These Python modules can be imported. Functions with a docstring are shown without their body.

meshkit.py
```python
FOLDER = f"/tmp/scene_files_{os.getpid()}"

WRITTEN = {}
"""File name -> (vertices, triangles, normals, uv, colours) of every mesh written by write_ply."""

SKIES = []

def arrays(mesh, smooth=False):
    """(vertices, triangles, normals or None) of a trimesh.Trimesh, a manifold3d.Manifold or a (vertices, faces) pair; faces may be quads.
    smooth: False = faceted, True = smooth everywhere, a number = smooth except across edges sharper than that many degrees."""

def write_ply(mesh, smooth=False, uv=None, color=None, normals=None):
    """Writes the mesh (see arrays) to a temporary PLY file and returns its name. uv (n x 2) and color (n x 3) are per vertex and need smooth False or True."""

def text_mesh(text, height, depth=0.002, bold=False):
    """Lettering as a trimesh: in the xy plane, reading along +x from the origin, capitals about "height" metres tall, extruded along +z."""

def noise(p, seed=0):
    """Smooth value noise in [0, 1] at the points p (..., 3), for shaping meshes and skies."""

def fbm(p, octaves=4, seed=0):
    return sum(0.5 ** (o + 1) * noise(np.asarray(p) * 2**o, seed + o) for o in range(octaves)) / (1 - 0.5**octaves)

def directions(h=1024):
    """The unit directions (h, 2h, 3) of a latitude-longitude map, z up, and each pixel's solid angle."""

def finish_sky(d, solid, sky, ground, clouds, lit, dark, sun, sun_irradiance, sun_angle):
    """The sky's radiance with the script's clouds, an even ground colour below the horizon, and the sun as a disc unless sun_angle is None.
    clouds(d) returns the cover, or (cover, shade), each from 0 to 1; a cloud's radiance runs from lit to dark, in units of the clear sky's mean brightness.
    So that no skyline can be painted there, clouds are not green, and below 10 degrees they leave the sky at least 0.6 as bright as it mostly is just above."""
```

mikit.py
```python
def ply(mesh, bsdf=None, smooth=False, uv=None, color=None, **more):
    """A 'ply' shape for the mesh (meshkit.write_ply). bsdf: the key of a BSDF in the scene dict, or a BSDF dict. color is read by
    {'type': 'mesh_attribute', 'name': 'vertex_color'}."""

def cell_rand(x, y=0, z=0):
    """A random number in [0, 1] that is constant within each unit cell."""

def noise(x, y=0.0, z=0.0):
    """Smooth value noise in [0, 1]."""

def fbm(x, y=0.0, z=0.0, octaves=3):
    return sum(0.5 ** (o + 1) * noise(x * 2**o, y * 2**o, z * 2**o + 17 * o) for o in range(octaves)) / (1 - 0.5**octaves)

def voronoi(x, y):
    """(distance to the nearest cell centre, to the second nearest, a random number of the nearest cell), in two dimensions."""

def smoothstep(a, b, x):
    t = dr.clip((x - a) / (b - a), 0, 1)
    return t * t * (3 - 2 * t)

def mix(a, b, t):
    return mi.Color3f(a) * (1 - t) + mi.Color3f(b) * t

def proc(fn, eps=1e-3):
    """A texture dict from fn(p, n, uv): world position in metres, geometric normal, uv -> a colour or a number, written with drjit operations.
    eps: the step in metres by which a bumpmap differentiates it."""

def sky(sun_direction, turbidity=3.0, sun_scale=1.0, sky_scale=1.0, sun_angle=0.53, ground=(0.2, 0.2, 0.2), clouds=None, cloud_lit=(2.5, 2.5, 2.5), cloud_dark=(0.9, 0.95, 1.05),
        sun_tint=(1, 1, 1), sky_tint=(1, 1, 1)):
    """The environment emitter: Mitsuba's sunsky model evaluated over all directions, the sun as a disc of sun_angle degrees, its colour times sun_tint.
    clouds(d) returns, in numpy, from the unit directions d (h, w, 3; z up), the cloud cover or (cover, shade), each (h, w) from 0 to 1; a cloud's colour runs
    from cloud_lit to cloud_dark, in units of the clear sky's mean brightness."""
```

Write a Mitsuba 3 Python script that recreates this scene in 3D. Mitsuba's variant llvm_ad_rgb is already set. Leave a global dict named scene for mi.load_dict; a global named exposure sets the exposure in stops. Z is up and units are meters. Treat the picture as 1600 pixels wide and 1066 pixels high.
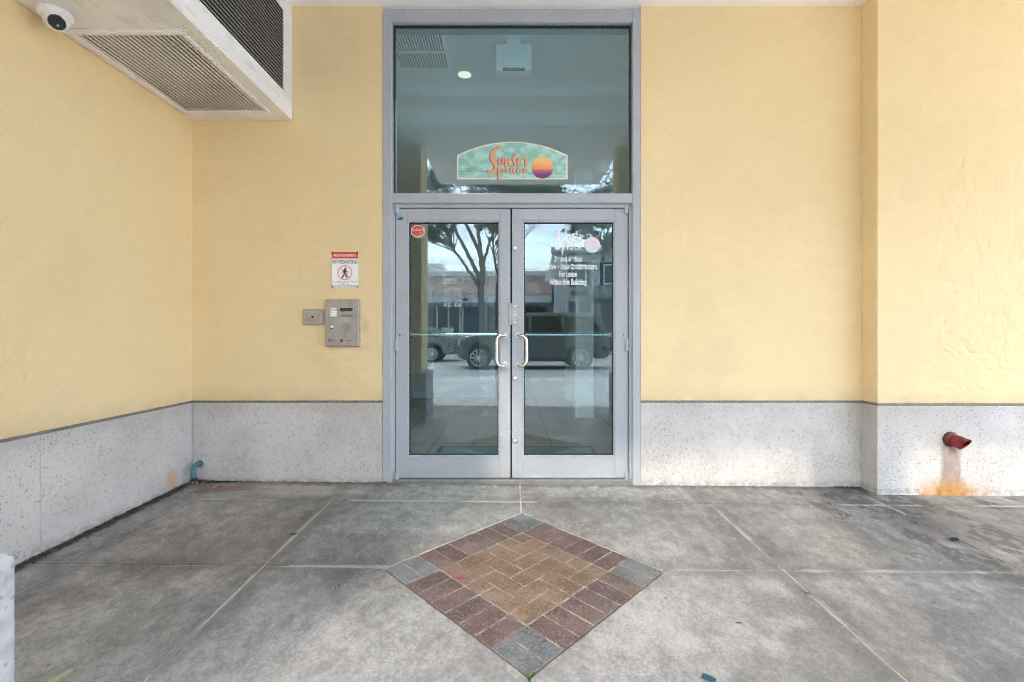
import math, random
import numpy as np, trimesh, drjit as dr, mitsuba as mi
import mikit, meshkit
from mikit import noise, fbm, voronoi, cell_rand, smoothstep, mix
from shapely.geometry import Polygon, LineString, Point, box as sbox
from shapely.ops import unary_union
from shapely import affinity

T = mi.ScalarTransform4f
scene, labels = {}, {}
rng = np.random.default_rng(7)

# ------------------------------------------------------------------ camera, sky, exposure
CAM_Y, CAM_Z, F = -3.5, 1.112, 715.0
scene['camera'] = {'type': 'perspective', 'fov': math.degrees(2 * math.atan(800 / F)), 'fov_axis': 'x',
                   'near_clip': 0.02, 'far_clip': 500.0,
                   'principal_point_offset_y': 9.0 / 1066,
                   'to_world': T().look_at(origin=[0, CAM_Y, CAM_Z], target=[0, 0, CAM_Z], up=[0, 0, 1])}


def cloud_cover(d):
    """A high broken overcast: thin streaky cloud, brighter overhead than at the horizon as overcast skies are."""
    h = np.maximum(d[..., 2], 0.0)
    q = np.stack([d[..., 0] / (h + 0.25) * 1.1, d[..., 1] / (h + 0.25) * 2.2, d[..., 2] * 2.0], -1)
    n = meshkit.fbm(q * 1.6 + 5.0, 5, 3)
    m = meshkit.fbm(q * 0.9 + 11.0, 4, 9)
    cover = np.clip((n - 0.36) * 2.6, 0, 1) * 0.45 + 0.52
    return cover, np.clip(0.95 - 1.15 * h + (m - 0.5) * 1.5, 0, 1)


scene['sky'] = mikit.sky((-0.35, -1.0, 0.838), turbidity=3.5, sun_scale=0.054, sky_scale=1.0, sun_angle=2.6,
                         sun_tint=(0.96, 1.0, 1.06), clouds=cloud_cover, cloud_lit=(2.3, 2.33, 2.4), cloud_dark=(0.80, 0.86, 0.96))
exposure = 5.2

# ------------------------------------------------------------------ helpers


def numbered(key):
    if key not in scene and key not in labels:
        return key
    n = 1
    while f'{key}_{n:03d}' in scene or f'{key}_{n:03d}' in labels:
        n += 1
    return f'{key}_{n:03d}'


def put(key, mesh, mat, smooth=False, **kw):
    key = numbered(key)
    scene[key] = mikit.ply(mesh, mat, smooth=smooth, **kw)
    return key


def part(parent, name, mesh, mat, smooth=False, label=None, stuff=False, **kw):
    key = put(parent + '__' + name, mesh, mat, smooth, **kw)
    if label or stuff:
        labels[key] = {}
        if label:
            labels[key]['label'] = label
        if stuff:
            labels[key]['kind'] = 'stuff'
    return key


def thing(name, label, category, group=None):
    key = numbered(name)
    labels[key] = {'label': label, 'category': category}
    if group:
        labels[key]['group'] = group
    return key


def struct(name, label=None):
    key = numbered(name)
    labels[key] = {'kind': 'structure'}
    if label:
        labels[key]['label'] = label
    return key


def cat(ms):
    return trimesh.util.concatenate(list(ms))


def cbox(x0, x1, y0, y1, z0, z1, c=0.0):
    """A box, its edges chamfered by c."""
    if c <= 0:
        m = trimesh.creation.box(extents=[x1 - x0, y1 - y0, z1 - z0])
        m.apply_translation([(x0 + x1) / 2, (y0 + y1) / 2, (z0 + z1) / 2])
        return m
    pts = []
    lo, hi = np.array([x0, y0, z0]), np.array([x1, y1, z1])
    for s in np.ndindex(2, 2, 2):
        corner = np.where(np.array(s) == 0, lo, hi)
        inn = np.where(np.array(s) == 0, 1, -1)
        for k in range(3):
            p = corner + inn * c
            p[k] = corner[k]
            pts.append(p)
    return trimesh.convex.convex_hull(np.array(pts))


def tube(path, r, sides=14, cap=True):
    p = np.asarray(path, float)
    r = np.broadcast_to(np.asarray(r, float), (len(p),))
    t = np.gradient(p, axis=0)
    t /= np.linalg.norm(t, axis=1, keepdims=True) + 1e-12
    ref = np.array([0, 0, 1.0]) if abs(t[0][2]) < 0.9 else np.array([1.0, 0, 0])
    a = np.cross(t[0], ref)
    a /= np.linalg.norm(a)
    rings = []
    for i in range(len(p)):
        a = a - t[i] * (a @ t[i])
        a /= np.linalg.norm(a)
        b = np.cross(t[i], a)
        ang = np.arange(sides) * 2 * np.pi / sides
        rings.append(p[i] + r[i] * (np.cos(ang)[:, None] * a + np.sin(ang)[:, None] * b))
    v = np.vstack(rings)
    f = []
    for i in range(len(p) - 1):
        for j in range(sides):
            k = (j + 1) % sides
            f += [[i * sides + j, i * sides + k, (i + 1) * sides + k], [i * sides + j, (i + 1) * sides + k, (i + 1) * sides + j]]
    if cap:
        for s, ring in ((0, 0), (1, len(p) - 1)):
            c = len(v)
            v = np.vstack([v, p[ring]])
            for j in range(sides):
                k = (j + 1) % sides
                q = [c, ring * sides + k, ring * sides + j]
                f.append(q if s == 0 else q[::-1])
    m = trimesh.Trimesh(v, f, process=False)
    return m


def smooth_path(pts, n=8):
    """A Catmull-Rom curve through pts."""
    p = np.asarray(pts, float)
    p = np.vstack([2 * p[0] - p[1], p, 2 * p[-1] - p[-2]])
    out = []
    for i in range(1, len(p) - 2):
        for s in np.linspace(0, 1, n, endpoint=False):
            a, b, c, d = p[i - 1], p[i], p[i + 1], p[i + 2]
            out.append(0.5 * (2 * b + (c - a) * s + (2 * a - 5 * b + 4 * c - d) * s * s + (3 * b - a - 3 * c + d) * s ** 3))
    out.append(p[-2])
    return np.array(out)


def extrude(poly, depth):
    gs = [g for g in getattr(poly, 'geoms', [poly]) if g.area > 1e-9]
    return cat(trimesh.creation.extrude_polygon(g, depth, engine='earcut') for g in gs)


def upright(m, y):
    """From the xy drawing plane onto a wall facing the street: drawing x, y become x, z; thickness grows towards -y from y."""
    m = m.copy()
    v = m.vertices
    m.vertices = np.stack([v[:, 0], y - v[:, 2], v[:, 1]], -1)
    return m


def drawn(poly, depth, y):
    return upright(extrude(poly, depth), y)


def words(text, x, z, height, y, depth=0.0012, bold=False, squeeze=1.0, align='c', width=None):
    m = meshkit.text_mesh(text, height, depth, bold)
    m.apply_scale([squeeze if width is None else width / m.extents[0], 1, 1])
    b = m.bounds
    dx = {'c': -(b[0][0] + b[1][0]) / 2, 'l': -b[0][0], 'r': -b[1][0]}[align]
    m.apply_translation([dx + x, z, 0])
    return upright(m, y)


def disc(x, z, r, y, depth, n=28):
    return drawn(Point(x, z).buffer(r, n), depth, y)


def stroke(pts, widths, n=10):
    """A brush stroke of changing width as a polygon."""
    p = smooth_path(pts, n)
    w = np.interp(np.linspace(0, 1, len(p)), np.linspace(0, 1, len(widths)), widths)
    shapes = []
    for i in range(len(p) - 1):
        shapes.append(unary_union([Point(p[i]).buffer(w[i] / 2, 8), Point(p[i + 1]).buffer(w[i + 1] / 2, 8)]).convex_hull)
    return unary_union(shapes).simplify(0.0003)


# the facade was measured as an elevation drawing: 204.3 drawing units to the metre, door leaves 202
def fx(u): return (u - 800) / 204.3
def fz(v): return CAM_Z + (524 - v) / 204.3
def lx(u): return (u - 800) / 202.0
def lz(v): return CAM_Z + (524 - v) / 202.0


A_X, S_Y, Z0 = -0.00924, 0.02, -0.0255


def ground_z(x, y):
    """The porch floor falls 2 % towards the street and a little to the right."""
    x, y = np.asarray(x, float), np.asarray(y, float)
    return Z0 + A_X * np.clip(x, -6, 6) + S_Y * np.maximum(y, -4.3)


def lay(m):
    m = m.copy()
    v = np.array(m.vertices)
    v[:, 2] += ground_z(v[:, 0], v[:, 1])
    m.vertices = v
    return m


# ------------------------------------------------------------------ materials


def rgb(*c): return {'type': 'rgb', 'value': list(c)}


def paint(name, color, rough=0.5, spec=0.5, metallic=0.0, two=False, **kw):
    d = {'type': 'principled', 'base_color': color if isinstance(color, dict) else rgb(*color), 'roughness': rough, 'specular': spec, 'metallic': metallic, **kw}
    scene[name] = {'type': 'twosided', 'bsdf': d} if two else d


def bumped(name, color, height, scale, rough=0.8, spec=0.3, eps=1e-3):
    scene[name] = {'type': 'bumpmap', 'scale': scale, 'height': mikit.proc(height, eps),
                   'bsdf': {'type': 'principled', 'base_color': mikit.proc(color), 'roughness': rough, 'specular': spec}}


def stucco_color(p, n, uv):
    a = fbm(p.x * 1.3 + p.y, p.y * 1.3, p.z * 1.3, 3)
    b = fbm(p.x * 14 + 3, p.y * 14, p.z * 14, 3)
    c = mix((0.735, 0.580, 0.338), (0.75, 0.595, 0.350), smoothstep(0.3, 0.7, a))
    e = noise(p.x * 130, p.y * 130, p.z * 130)
    c = c * (0.94 + 0.05 * b + 0.08 * e)
    low = smoothstep(0.75, 0.6, p.z) * fbm(p.x * 9, p.y * 9, p.z * 5, 2)
    g = smoothstep(0.12, 0.0, dr.sqrt(dr.square((p.x + 1.125) * 1.6) + dr.square((p.z - 1.19) * 0.9)) + 0.06 * b) * smoothstep(-0.05, 0.0, p.y)
    c = c * (1 - 0.20 * low)
    c = c * (1 - 0.06 * smoothstep(0.62, 0.8, fbm(p.x * 2.1 + 40, p.y * 2.1, p.z * 1.1, 3)))
    return mix(c, (0.42, 0.27, 0.12), 0.35 * g)


def stucco_height(p, n, uv):
    """Skip-trowel plaster: short curved lips, sharp on one side, fading on the other, in patches."""
    w = 0.9 * noise(p.x * 4, p.y * 4, p.z * 4)
    q = fbm(p.x * 8 + w, p.y * 8 + w, p.z * 12 - w, 3) - 0.5
    r = fbm(p.x * 14 - w + 7, p.y * 14 - w, p.z * 9 + w + 3, 3) - 0.5
    lip = smoothstep(0.0, 0.06, q) * smoothstep(0.24, 0.06, q) + 0.8 * smoothstep(0.0, 0.09, r) * smoothstep(0.28, 0.09, r)
    where = smoothstep(0.40, 0.58, fbm(p.x * 2.6 + 31, p.y * 2.6, p.z * 2.6, 3))
    return 0.36 * lip * (0.70 + 0.30 * where) + 1.3 * fbm(p.x * 42, p.y * 42, p.z * 42, 3)


bumped('stucco', stucco_color, stucco_height, 0.0068, 0.75, 0.25, 2.5e-3)


def pits(p):
    u, v = p.x + p.y, p.z
    wu = u + 0.012 * noise(u * 40, v * 40)
    d1, _, r1 = voronoi(wu * 44, v * 41)
    d2, _, r2 = voronoi(wu * 80 + 40, v * 76)
    dens = (0.55 + 0.75 * smoothstep(0.3, 0.7, fbm(u * 11, v * 11, 11.0, 3))) * (0.55 + 0.60 * smoothstep(0.45, 0.05, v) * smoothstep(-2.3, 1.0, p.x))
    a = smoothstep(0.33, 0.16, d1 + 0.25 * noise(u * 160, v * 160)) * smoothstep(1.0 - dens * 0.75, 1.02 - dens * 0.75, r1)
    b = smoothstep(0.34, 0.16, d2 + 0.2 * noise(u * 190, v * 190)) * smoothstep(1.0 - dens * 0.75, 1.02 - dens * 0.75, r2)
    return dr.maximum(a, b * 0.85)


def cast_color(p, n, uv):
    u, v = p.x + p.y, p.z
    c = mix((0.49, 0.472, 0.452), (0.565, 0.548, 0.527), smoothstep(0.3, 0.7, fbm(u * 2.2, v * 3, 0.0, 4)))
    c = c * (0.96 + 0.08 * fbm(u * 70, v * 70, 1.0, 2))
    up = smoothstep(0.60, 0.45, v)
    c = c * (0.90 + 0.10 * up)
    c = mix(c, (0.42, 0.40, 0.36), 0.35 * smoothstep(0.5, 0.75, fbm(u * 5 + 3, v * 1.2, 2.0, 3)) * smoothstep(0.25, 0.6, v))
    c = mix(c, (0.18, 0.155, 0.135), 0.85 * pits(p))
    # rust run under the red drain pipe and a smaller one beside the teal pipe
    w = fbm(u * 22, v * 7, 5.0, 3)
    run = smoothstep(0.085, 0.03, dr.abs(p.x - 3.205) + 0.06 * (w - 0.5) - 0.05 * (0.33 - v)) * smoothstep(0.34, 0.30, v)
    c = mix(c, (0.22, 0.135, 0.095), 0.9 * run * (0.35 + 0.9 * w))
    d = dr.abs(p.x - 3.20 + 0.16 * (w - 0.5))
    foot = smoothstep(0.34, 0.05, d) * smoothstep(0.14, 0.0, v + 0.04 + 0.1 * (w - 0.5)) * smoothstep(2.6, 2.7, p.x)
    c = mix(c, (0.46, 0.24, 0.07), 0.98 * foot * (0.55 + w))
    t = dr.sqrt(dr.square((p.y + 0.20) * 1.3) + dr.square(v - 0.075)) + 0.05 * (w - 0.5)
    small = smoothstep(0.105, 0.02, t) * smoothstep(-2.35, -2.42, p.x)
    c = mix(c, (0.52, 0.31, 0.12), 0.6 * small)
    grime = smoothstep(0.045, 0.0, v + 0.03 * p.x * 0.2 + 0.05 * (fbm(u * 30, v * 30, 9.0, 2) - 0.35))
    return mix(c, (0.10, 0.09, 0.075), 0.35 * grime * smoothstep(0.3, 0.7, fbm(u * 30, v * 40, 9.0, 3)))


def cast_height(p, n, uv):
    u, v = p.x + p.y, p.z
    return -pits(p) + 0.18 * fbm(u * 90, v * 90, 3.0, 2)


bumped('cast_stone', cast_color, cast_height, 0.003, 0.8, 0.2)


def rough_white_height(p, n, uv): return fbm(p.x * 45, p.y * 45, p.z * 45, 4)
def rough_white_color(p, n, uv): return mix((0.27, 0.275, 0.28), (0.40, 0.405, 0.41), fbm(p.x * 30, p.y * 30, p.z * 30, 3)) * (1 - 0.35 * smoothstep(0.68, 0.8, noise(p.x * 70, p.y * 70, p.z * 70)))


bumped('rough_stone', rough_white_color, rough_white_height, 0.012, 0.85, 0.2)

JX = (-2.2, -1.24, 1.36, 2.57)
JY = (-0.355, -1.215, -2.95)


def concrete_color(p, n, uv):
    x, y = p.x, p.y
    big = fbm(x * 0.8 + 4, y * 1.0 + 2, 0.0, 4)
    mid = fbm(x * 3.1 + 1.3 * big, y * 3.1, 3.0, 5)
    fine = fbm(x * 24, y * 18, 7.0, 4)
    grit = noise(x * 150, y * 130, 1.0)
    grit2 = noise(x * 330, y * 330, 4.0)
    t = 0.45 * big + 0.35 * mid + 0.20 * fine
    grit3 = noise(x * 75 + 9, y * 60, 8.0)
    c = mix((0.148, 0.145, 0.146), (0.245, 0.240, 0.240), smoothstep(0.30, 0.70, t))
    c = c * (0.84 + 0.32 * fine) * (0.84 + 0.32 * grit) * (0.92 + 0.16 * grit2) * (0.90 + 0.20 * grit3)
    rub = fbm(x * 9 + 2, y * 8, 13.0, 5)
    # scuffed pale wash right of the brick diamond
    zone = smoothstep(1.15, 0.15, dr.sqrt(dr.square((x - 0.85) * 1.1) + dr.square((y + 1.65) * 0.9)))
    pale = zone * (0.30 + 0.70 * smoothstep(0.38, 0.66, 0.6 * rub + 0.4 * mid)) * (0.55 + 0.45 * grit)
    c = mix(c, (0.46, 0.475, 0.50), 0.34 * pale)
    worn = smoothstep(0.46, 0.72, 0.5 * fbm(x * 2.3 + 9, y * 2.3, 4.0, 3) + 0.5 * rub) * (0.4 + 0.6 * grit)
    c = mix(c, (0.40, 0.40, 0.405), 0.28 * worn)
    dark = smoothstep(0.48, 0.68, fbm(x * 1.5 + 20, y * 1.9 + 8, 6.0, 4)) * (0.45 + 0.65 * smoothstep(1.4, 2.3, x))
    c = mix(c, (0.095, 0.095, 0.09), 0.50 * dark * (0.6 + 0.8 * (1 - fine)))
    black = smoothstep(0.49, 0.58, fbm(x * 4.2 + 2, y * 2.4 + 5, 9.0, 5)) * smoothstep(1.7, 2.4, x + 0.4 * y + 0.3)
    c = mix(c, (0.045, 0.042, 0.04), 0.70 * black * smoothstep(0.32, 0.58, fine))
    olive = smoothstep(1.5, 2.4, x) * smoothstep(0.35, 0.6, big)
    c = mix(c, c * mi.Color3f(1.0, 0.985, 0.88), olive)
    tan = smoothstep(0.42, 0.6, fbm(x * 2.6, y * 5, 8.0, 3)) * smoothstep(-0.45, -0.2, y) * smoothstep(0.1, -0.6, x)
    c = mix(c, (0.36, 0.345, 0.30), 0.5 * tan)
    redd = smoothstep(0.42, 0.56, fbm(x * 5, y * 7, 18.0, 3)) * smoothstep(-1.75, -2.0, x) * smoothstep(-0.36, -0.2, y)
    c = mix(c, (0.17, 0.10, 0.075), 0.7 * redd)
    # dirt gathered along joints, with a pale ragged edge beside it
    dx = mi.Float(9)
    for j in JX:
        dx = dr.minimum(dx, dr.abs(x - j))
    dy = mi.Float(9)
    for j in JY:
        dy = dr.minimum(dy, dr.abs(y - j))
    e = dr.minimum(dx, dy) + 0.10 * (mid - 0.5)
    c = c * (1 - 0.20 * smoothstep(0.12, 0.02, e))
    edge = smoothstep(0.020, 0.006, dr.minimum(dx, dy) + 0.022 * (fine - 0.5)) * smoothstep(0.42, 0.66, fbm(x * 3 + 40, y * 3, 2.0, 3))
    c = mix(c, (0.40, 0.40, 0.395), 0.55 * edge)
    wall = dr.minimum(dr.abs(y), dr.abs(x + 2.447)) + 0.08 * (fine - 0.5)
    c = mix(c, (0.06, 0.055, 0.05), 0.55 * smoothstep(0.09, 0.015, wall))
    gd, _, gr = voronoi(x * 2.6 + 3, y * 2.6)
    c = mix(c, (0.07, 0.068, 0.066), 0.55 * smoothstep(0.045, 0.028, gd + 0.02 * fine) * smoothstep(0.55, 0.6, gr))
    spots = smoothstep(0.84, 0.90, noise(x * 75, y * 75, 30.0)) * smoothstep(0.50, 0.62, fbm(x * 2.2 + 6, y * 2.2, 12.0, 2))
    c = mix(c, (0.42, 0.42, 0.42), 0.28 * spots)
    return c


def concrete_height(p, n, uv): return fbm(p.x * 60, p.y * 60, 1.0, 3) + 0.8 * fbm(p.x * 9, p.y * 9, 1.0, 2)


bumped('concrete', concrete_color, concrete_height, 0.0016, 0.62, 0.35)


def mortar_color(p, n, uv):
    c = mix((0.24, 0.235, 0.225), (0.43, 0.42, 0.40), smoothstep(0.30, 0.60, fbm(p.x * 5 + 3, p.y * 5, 2.0, 4)))
    inside = dr.abs(p.x - 0.06) + dr.abs(p.y + 1.233)
    g = fbm(p.x * 30, p.y * 30, 5.0, 3)
    c = mix(c, mix((0.15, 0.12, 0.108), (0.29, 0.237, 0.208), smoothstep(0.3, 0.65, g)), smoothstep(0.700, 0.685, inside))
    low = smoothstep(0.68, 0.69, inside) * smoothstep(0.72, 0.71, inside) * smoothstep(-1.22, -1.26, p.y)
    return mix(c, (0.05, 0.045, 0.04), 0.85 * low)


scene['mortar'] = {'type': 'principled', 'base_color': mikit.proc(mortar_color), 'roughness': 0.9, 'specular': 0.2}


def brick_tone(lo, hi, dust):
    def fn(p, n, uv):
        g = fbm(p.x * 120, p.y * 120, 1.0, 3)
        m = fbm(p.x * 11, p.y * 11, 4.0, 3)
        c = mix(lo, hi, smoothstep(0.3, 0.7, 0.5 * g + 0.5 * m))
        s = smoothstep(0.66, 0.80, noise(p.x * 210, p.y * 210, 9.0))
        c = mix(c, dust, 0.35 * s)
        return mix(c, dust, 0.30 * smoothstep(0.5, 0.75, fbm(p.x * 5 + 3, p.y * 5, 7.0, 3)))
    return fn


def grain_height(p, n, uv): return fbm(p.x * 150, p.y * 150, p.z * 150, 3)


for i, (lo, hi, du) in enumerate([((0.068, 0.076, 0.082), (0.122, 0.132, 0.142), (0.25, 0.25, 0.26)), ((0.082, 0.092, 0.098), (0.138, 0.150, 0.160), (0.25, 0.25, 0.26)),
                                  ((0.072, 0.049, 0.047), (0.115, 0.080, 0.076), (0.22, 0.20, 0.20)), ((0.085, 0.058, 0.054), (0.128, 0.090, 0.084), (0.22, 0.20, 0.20)),
                                  ((0.112, 0.076, 0.054), (0.170, 0.120, 0.088), (0.27, 0.235, 0.20)), ((0.125, 0.086, 0.062), (0.185, 0.132, 0.098), (0.27, 0.235, 0.20)), ((0.100, 0.076, 0.062), (0.155, 0.120, 0.098), (0.27, 0.235, 0.21))]):
    bumped(f'paver_{i}', brick_tone(lo, hi, du), grain_height, 0.0016, 0.75, 0.3)


def alu_color(p, n, uv):
    c = mix((0.338, 0.366, 0.40), (0.378, 0.406, 0.44), fbm(p.x * 4, p.y * 4, p.z * 1.5, 3))
    mark = smoothstep(0.80, 0.86, noise(p.x * 55, p.y * 55, p.z * 70)) * smoothstep(0.55, 0.7, fbm(p.x * 5, 2.0, p.z * 5, 2))
    low = smoothstep(0.10, 0.0, p.z) * fbm(p.x * 30, p.y, p.z * 30, 2)
    return mix(c, (0.2, 0.2, 0.2), 0.35 * mark + 0.35 * low)


scene['aluminium_paint'] = {'type': 'principled', 'base_color': mikit.proc(alu_color), 'roughness': 0.42, 'specular': 0.5}
paint('gap_dark', (0.025, 0.027, 0.03), 0.9)
paint('gasket', (0.02, 0.022, 0.024), 0.6)
scene['steel'] = {'type': 'roughconductor', 'material': 'none', 'alpha': 0.16, 'specular_reflectance': rgb(0.74, 0.68, 0.62)}
scene['brushed_steel'] = {'type': 'principled', 'base_color': mikit.proc(lambda p, n, uv: mi.Color3f(0.36, 0.355, 0.35) * (0.82 + 0.36 * fbm(p.x * 26, 3.0, p.z * 18, 4))), 'roughness': 0.42, 'metallic': 0.75, 'specular': 0.5}
scene['chrome'] = {'type': 'roughconductor', 'material': 'none', 'alpha': 0.1, 'specular_reflectance': rgb(0.8, 0.84, 0.82)}
scene['pane_glass'] = {'type': 'thindielectric', 'int_ior': 1.85, 'specular_transmittance': rgb(0.55, 0.76, 0.83), 'specular_reflectance': rgb(0.80, 0.96, 1.0)}
scene['clear_glass'] = {'type': 'thindielectric', 'int_ior': 1.5}
paint('soffit_white', {**mikit.proc(lambda p, n, uv: mi.Color3f(0.86, 0.86, 0.855) * (0.93 + 0.1 * fbm(p.x * 3, p.y * 3, p.z * 3, 3)))}, 0.6)


def vent_color(p, n, uv):
    d = fbm(p.x * 5, p.y * 2.2, p.z * 5, 4)
    c = mix((0.64, 0.63, 0.615), (0.73, 0.725, 0.715), smoothstep(0.3, 0.65, d))
    st = smoothstep(0.60, 0.74, fbm(p.x * 26, p.y * 9, p.z * 26, 3))
    return mix(c, (0.42, 0.38, 0.34), 0.25 * st)


scene['vent_paint'] = {'type': 'principled', 'base_color': mikit.proc(vent_color), 'roughness': 0.55, 'specular': 0.4}


def louvre_color(p, n, uv): return mix((0.72, 0.70, 0.67), (0.50, 0.475, 0.45), smoothstep(0.35, 0.65, fbm(p.x * 4 + 2, p.y * 2.4, p.z * 4, 4)))


scene['dusty_louvre'] = {'type': 'principled', 'base_color': mikit.proc(louvre_color), 'roughness': 0.6, 'specular': 0.3}
paint('dark_louvre', (0.20, 0.19, 0.185), 0.55)
paint('cavity_grey', (0.29, 0.28, 0.27), 0.9)
paint('void', (0.012, 0.012, 0.012), 0.9)
paint('reveal_metal', {**mikit.proc(lambda p, n, uv: mix((0.14, 0.13, 0.12), (0.26, 0.245, 0.23), fbm(p.x * 14, p.y * 14, p.z * 9, 3)))}, 0.7)
paint('white_plastic', (0.72, 0.72, 0.73), 0.35)
paint('black_gloss', (0.012, 0.012, 0.014), 0.08)
paint('white_print', (0.78, 0.79, 0.80), 0.5)
paint('pale_print', (0.80, 0.74, 0.74), 0.5)
paint('faint_print', (0.42, 0.50, 0.50), 0.6)
paint('red_print', (0.55, 0.055, 0.05), 0.45)
paint('black_print', (0.02, 0.02, 0.025), 0.5)
paint('orange_print', (0.72, 0.30, 0.13), 0.5)
paint('purple_print', (0.12, 0.06, 0.17), 0.5)
paint('cream_print', (0.72, 0.68, 0.56), 0.5)
paint('dark_line', (0.12, 0.20, 0.20), 0.5)
paint('teal_sign', {**mikit.proc(lambda p, n, uv: mix((0.22, 0.44, 0.38), (0.36, 0.58, 0.51), smoothstep(0.3, 0.7, fbm(p.x * 22, 1.0, p.z * 22, 4))))}, 0.5)


def ball_tone(top, low):
    def fn(p, n, uv):
        t = smoothstep(low, top, p.z)
        c = mix((0.13, 0.035, 0.17), (0.45, 0.13, 0.14), smoothstep(0.0, 0.35, t))
        return mix(c, mix((0.74, 0.30, 0.12), (0.80, 0.46, 0.15), smoothstep(0.45, 1.0, t)), smoothstep(0.32, 0.42, t))
    return fn


def pale_ball(p, n, uv):
    t = smoothstep(1.80, 1.92, p.z)
    return mix(mix((0.62, 0.58, 0.66), (0.74, 0.55, 0.60), smoothstep(0.1, 0.45, t)), (0.80, 0.70, 0.58), smoothstep(0.45, 0.9, t))


paint('pale_ball', mikit.proc(pale_ball), 0.5)


def pipe_red(p, n, uv): return mix((0.24, 0.012, 0.016), (0.06, 0.016, 0.014), smoothstep(0.48, 0.62, fbm(p.x * 24, p.y * 24 + 1.4, p.z * 24, 3)))
def pipe_teal(p, n, uv): return mix((0.035, 0.13, 0.17), (0.06, 0.18, 0.17), fbm(p.x * 40, p.y * 40, p.z * 40, 3))


paint('dark_rust', mikit.proc(lambda p, n, uv: mix((0.11, 0.018, 0.016), (0.035, 0.018, 0.014), fbm(p.x * 40, p.y * 40, p.z * 40, 3))), 0.6)
paint('red_pipe_paint', mikit.proc(pipe_red), 0.38)
paint('teal_pipe_paint', mikit.proc(pipe_teal), 0.4)
paint('litter', {**mikit.proc(lambda p, n, uv: mix((0.02, 0.018, 0.014), (0.075, 0.06, 0.04), noise(p.x * 50, p.y * 50, p.z * 50)))}, 0.9, two=True)
paint('brown_leaf', (0.17, 0.065, 0.03), 0.7, two=True)
paint('dark_leaf', (0.03, 0.022, 0.02), 0.7, two=True)
paint('orange_leaf', (0.20, 0.095, 0.05), 0.7, two=True)
paint('pink_petal', (0.26, 0.035, 0.12), 0.6, two=True)
paint('green_leaf', (0.05, 0.10, 0.025), 0.6, two=True)
paint('yellow_mark', (0.34, 0.34, 0.20), 0.8)
paint('teal_plastic', (0.010, 0.06, 0.09), 0.4)
paint('cyan_print', (0.10, 0.40, 0.50), 0.5)
paint('stone_chip', (0.45, 0.43, 0.40), 0.8)

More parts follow.
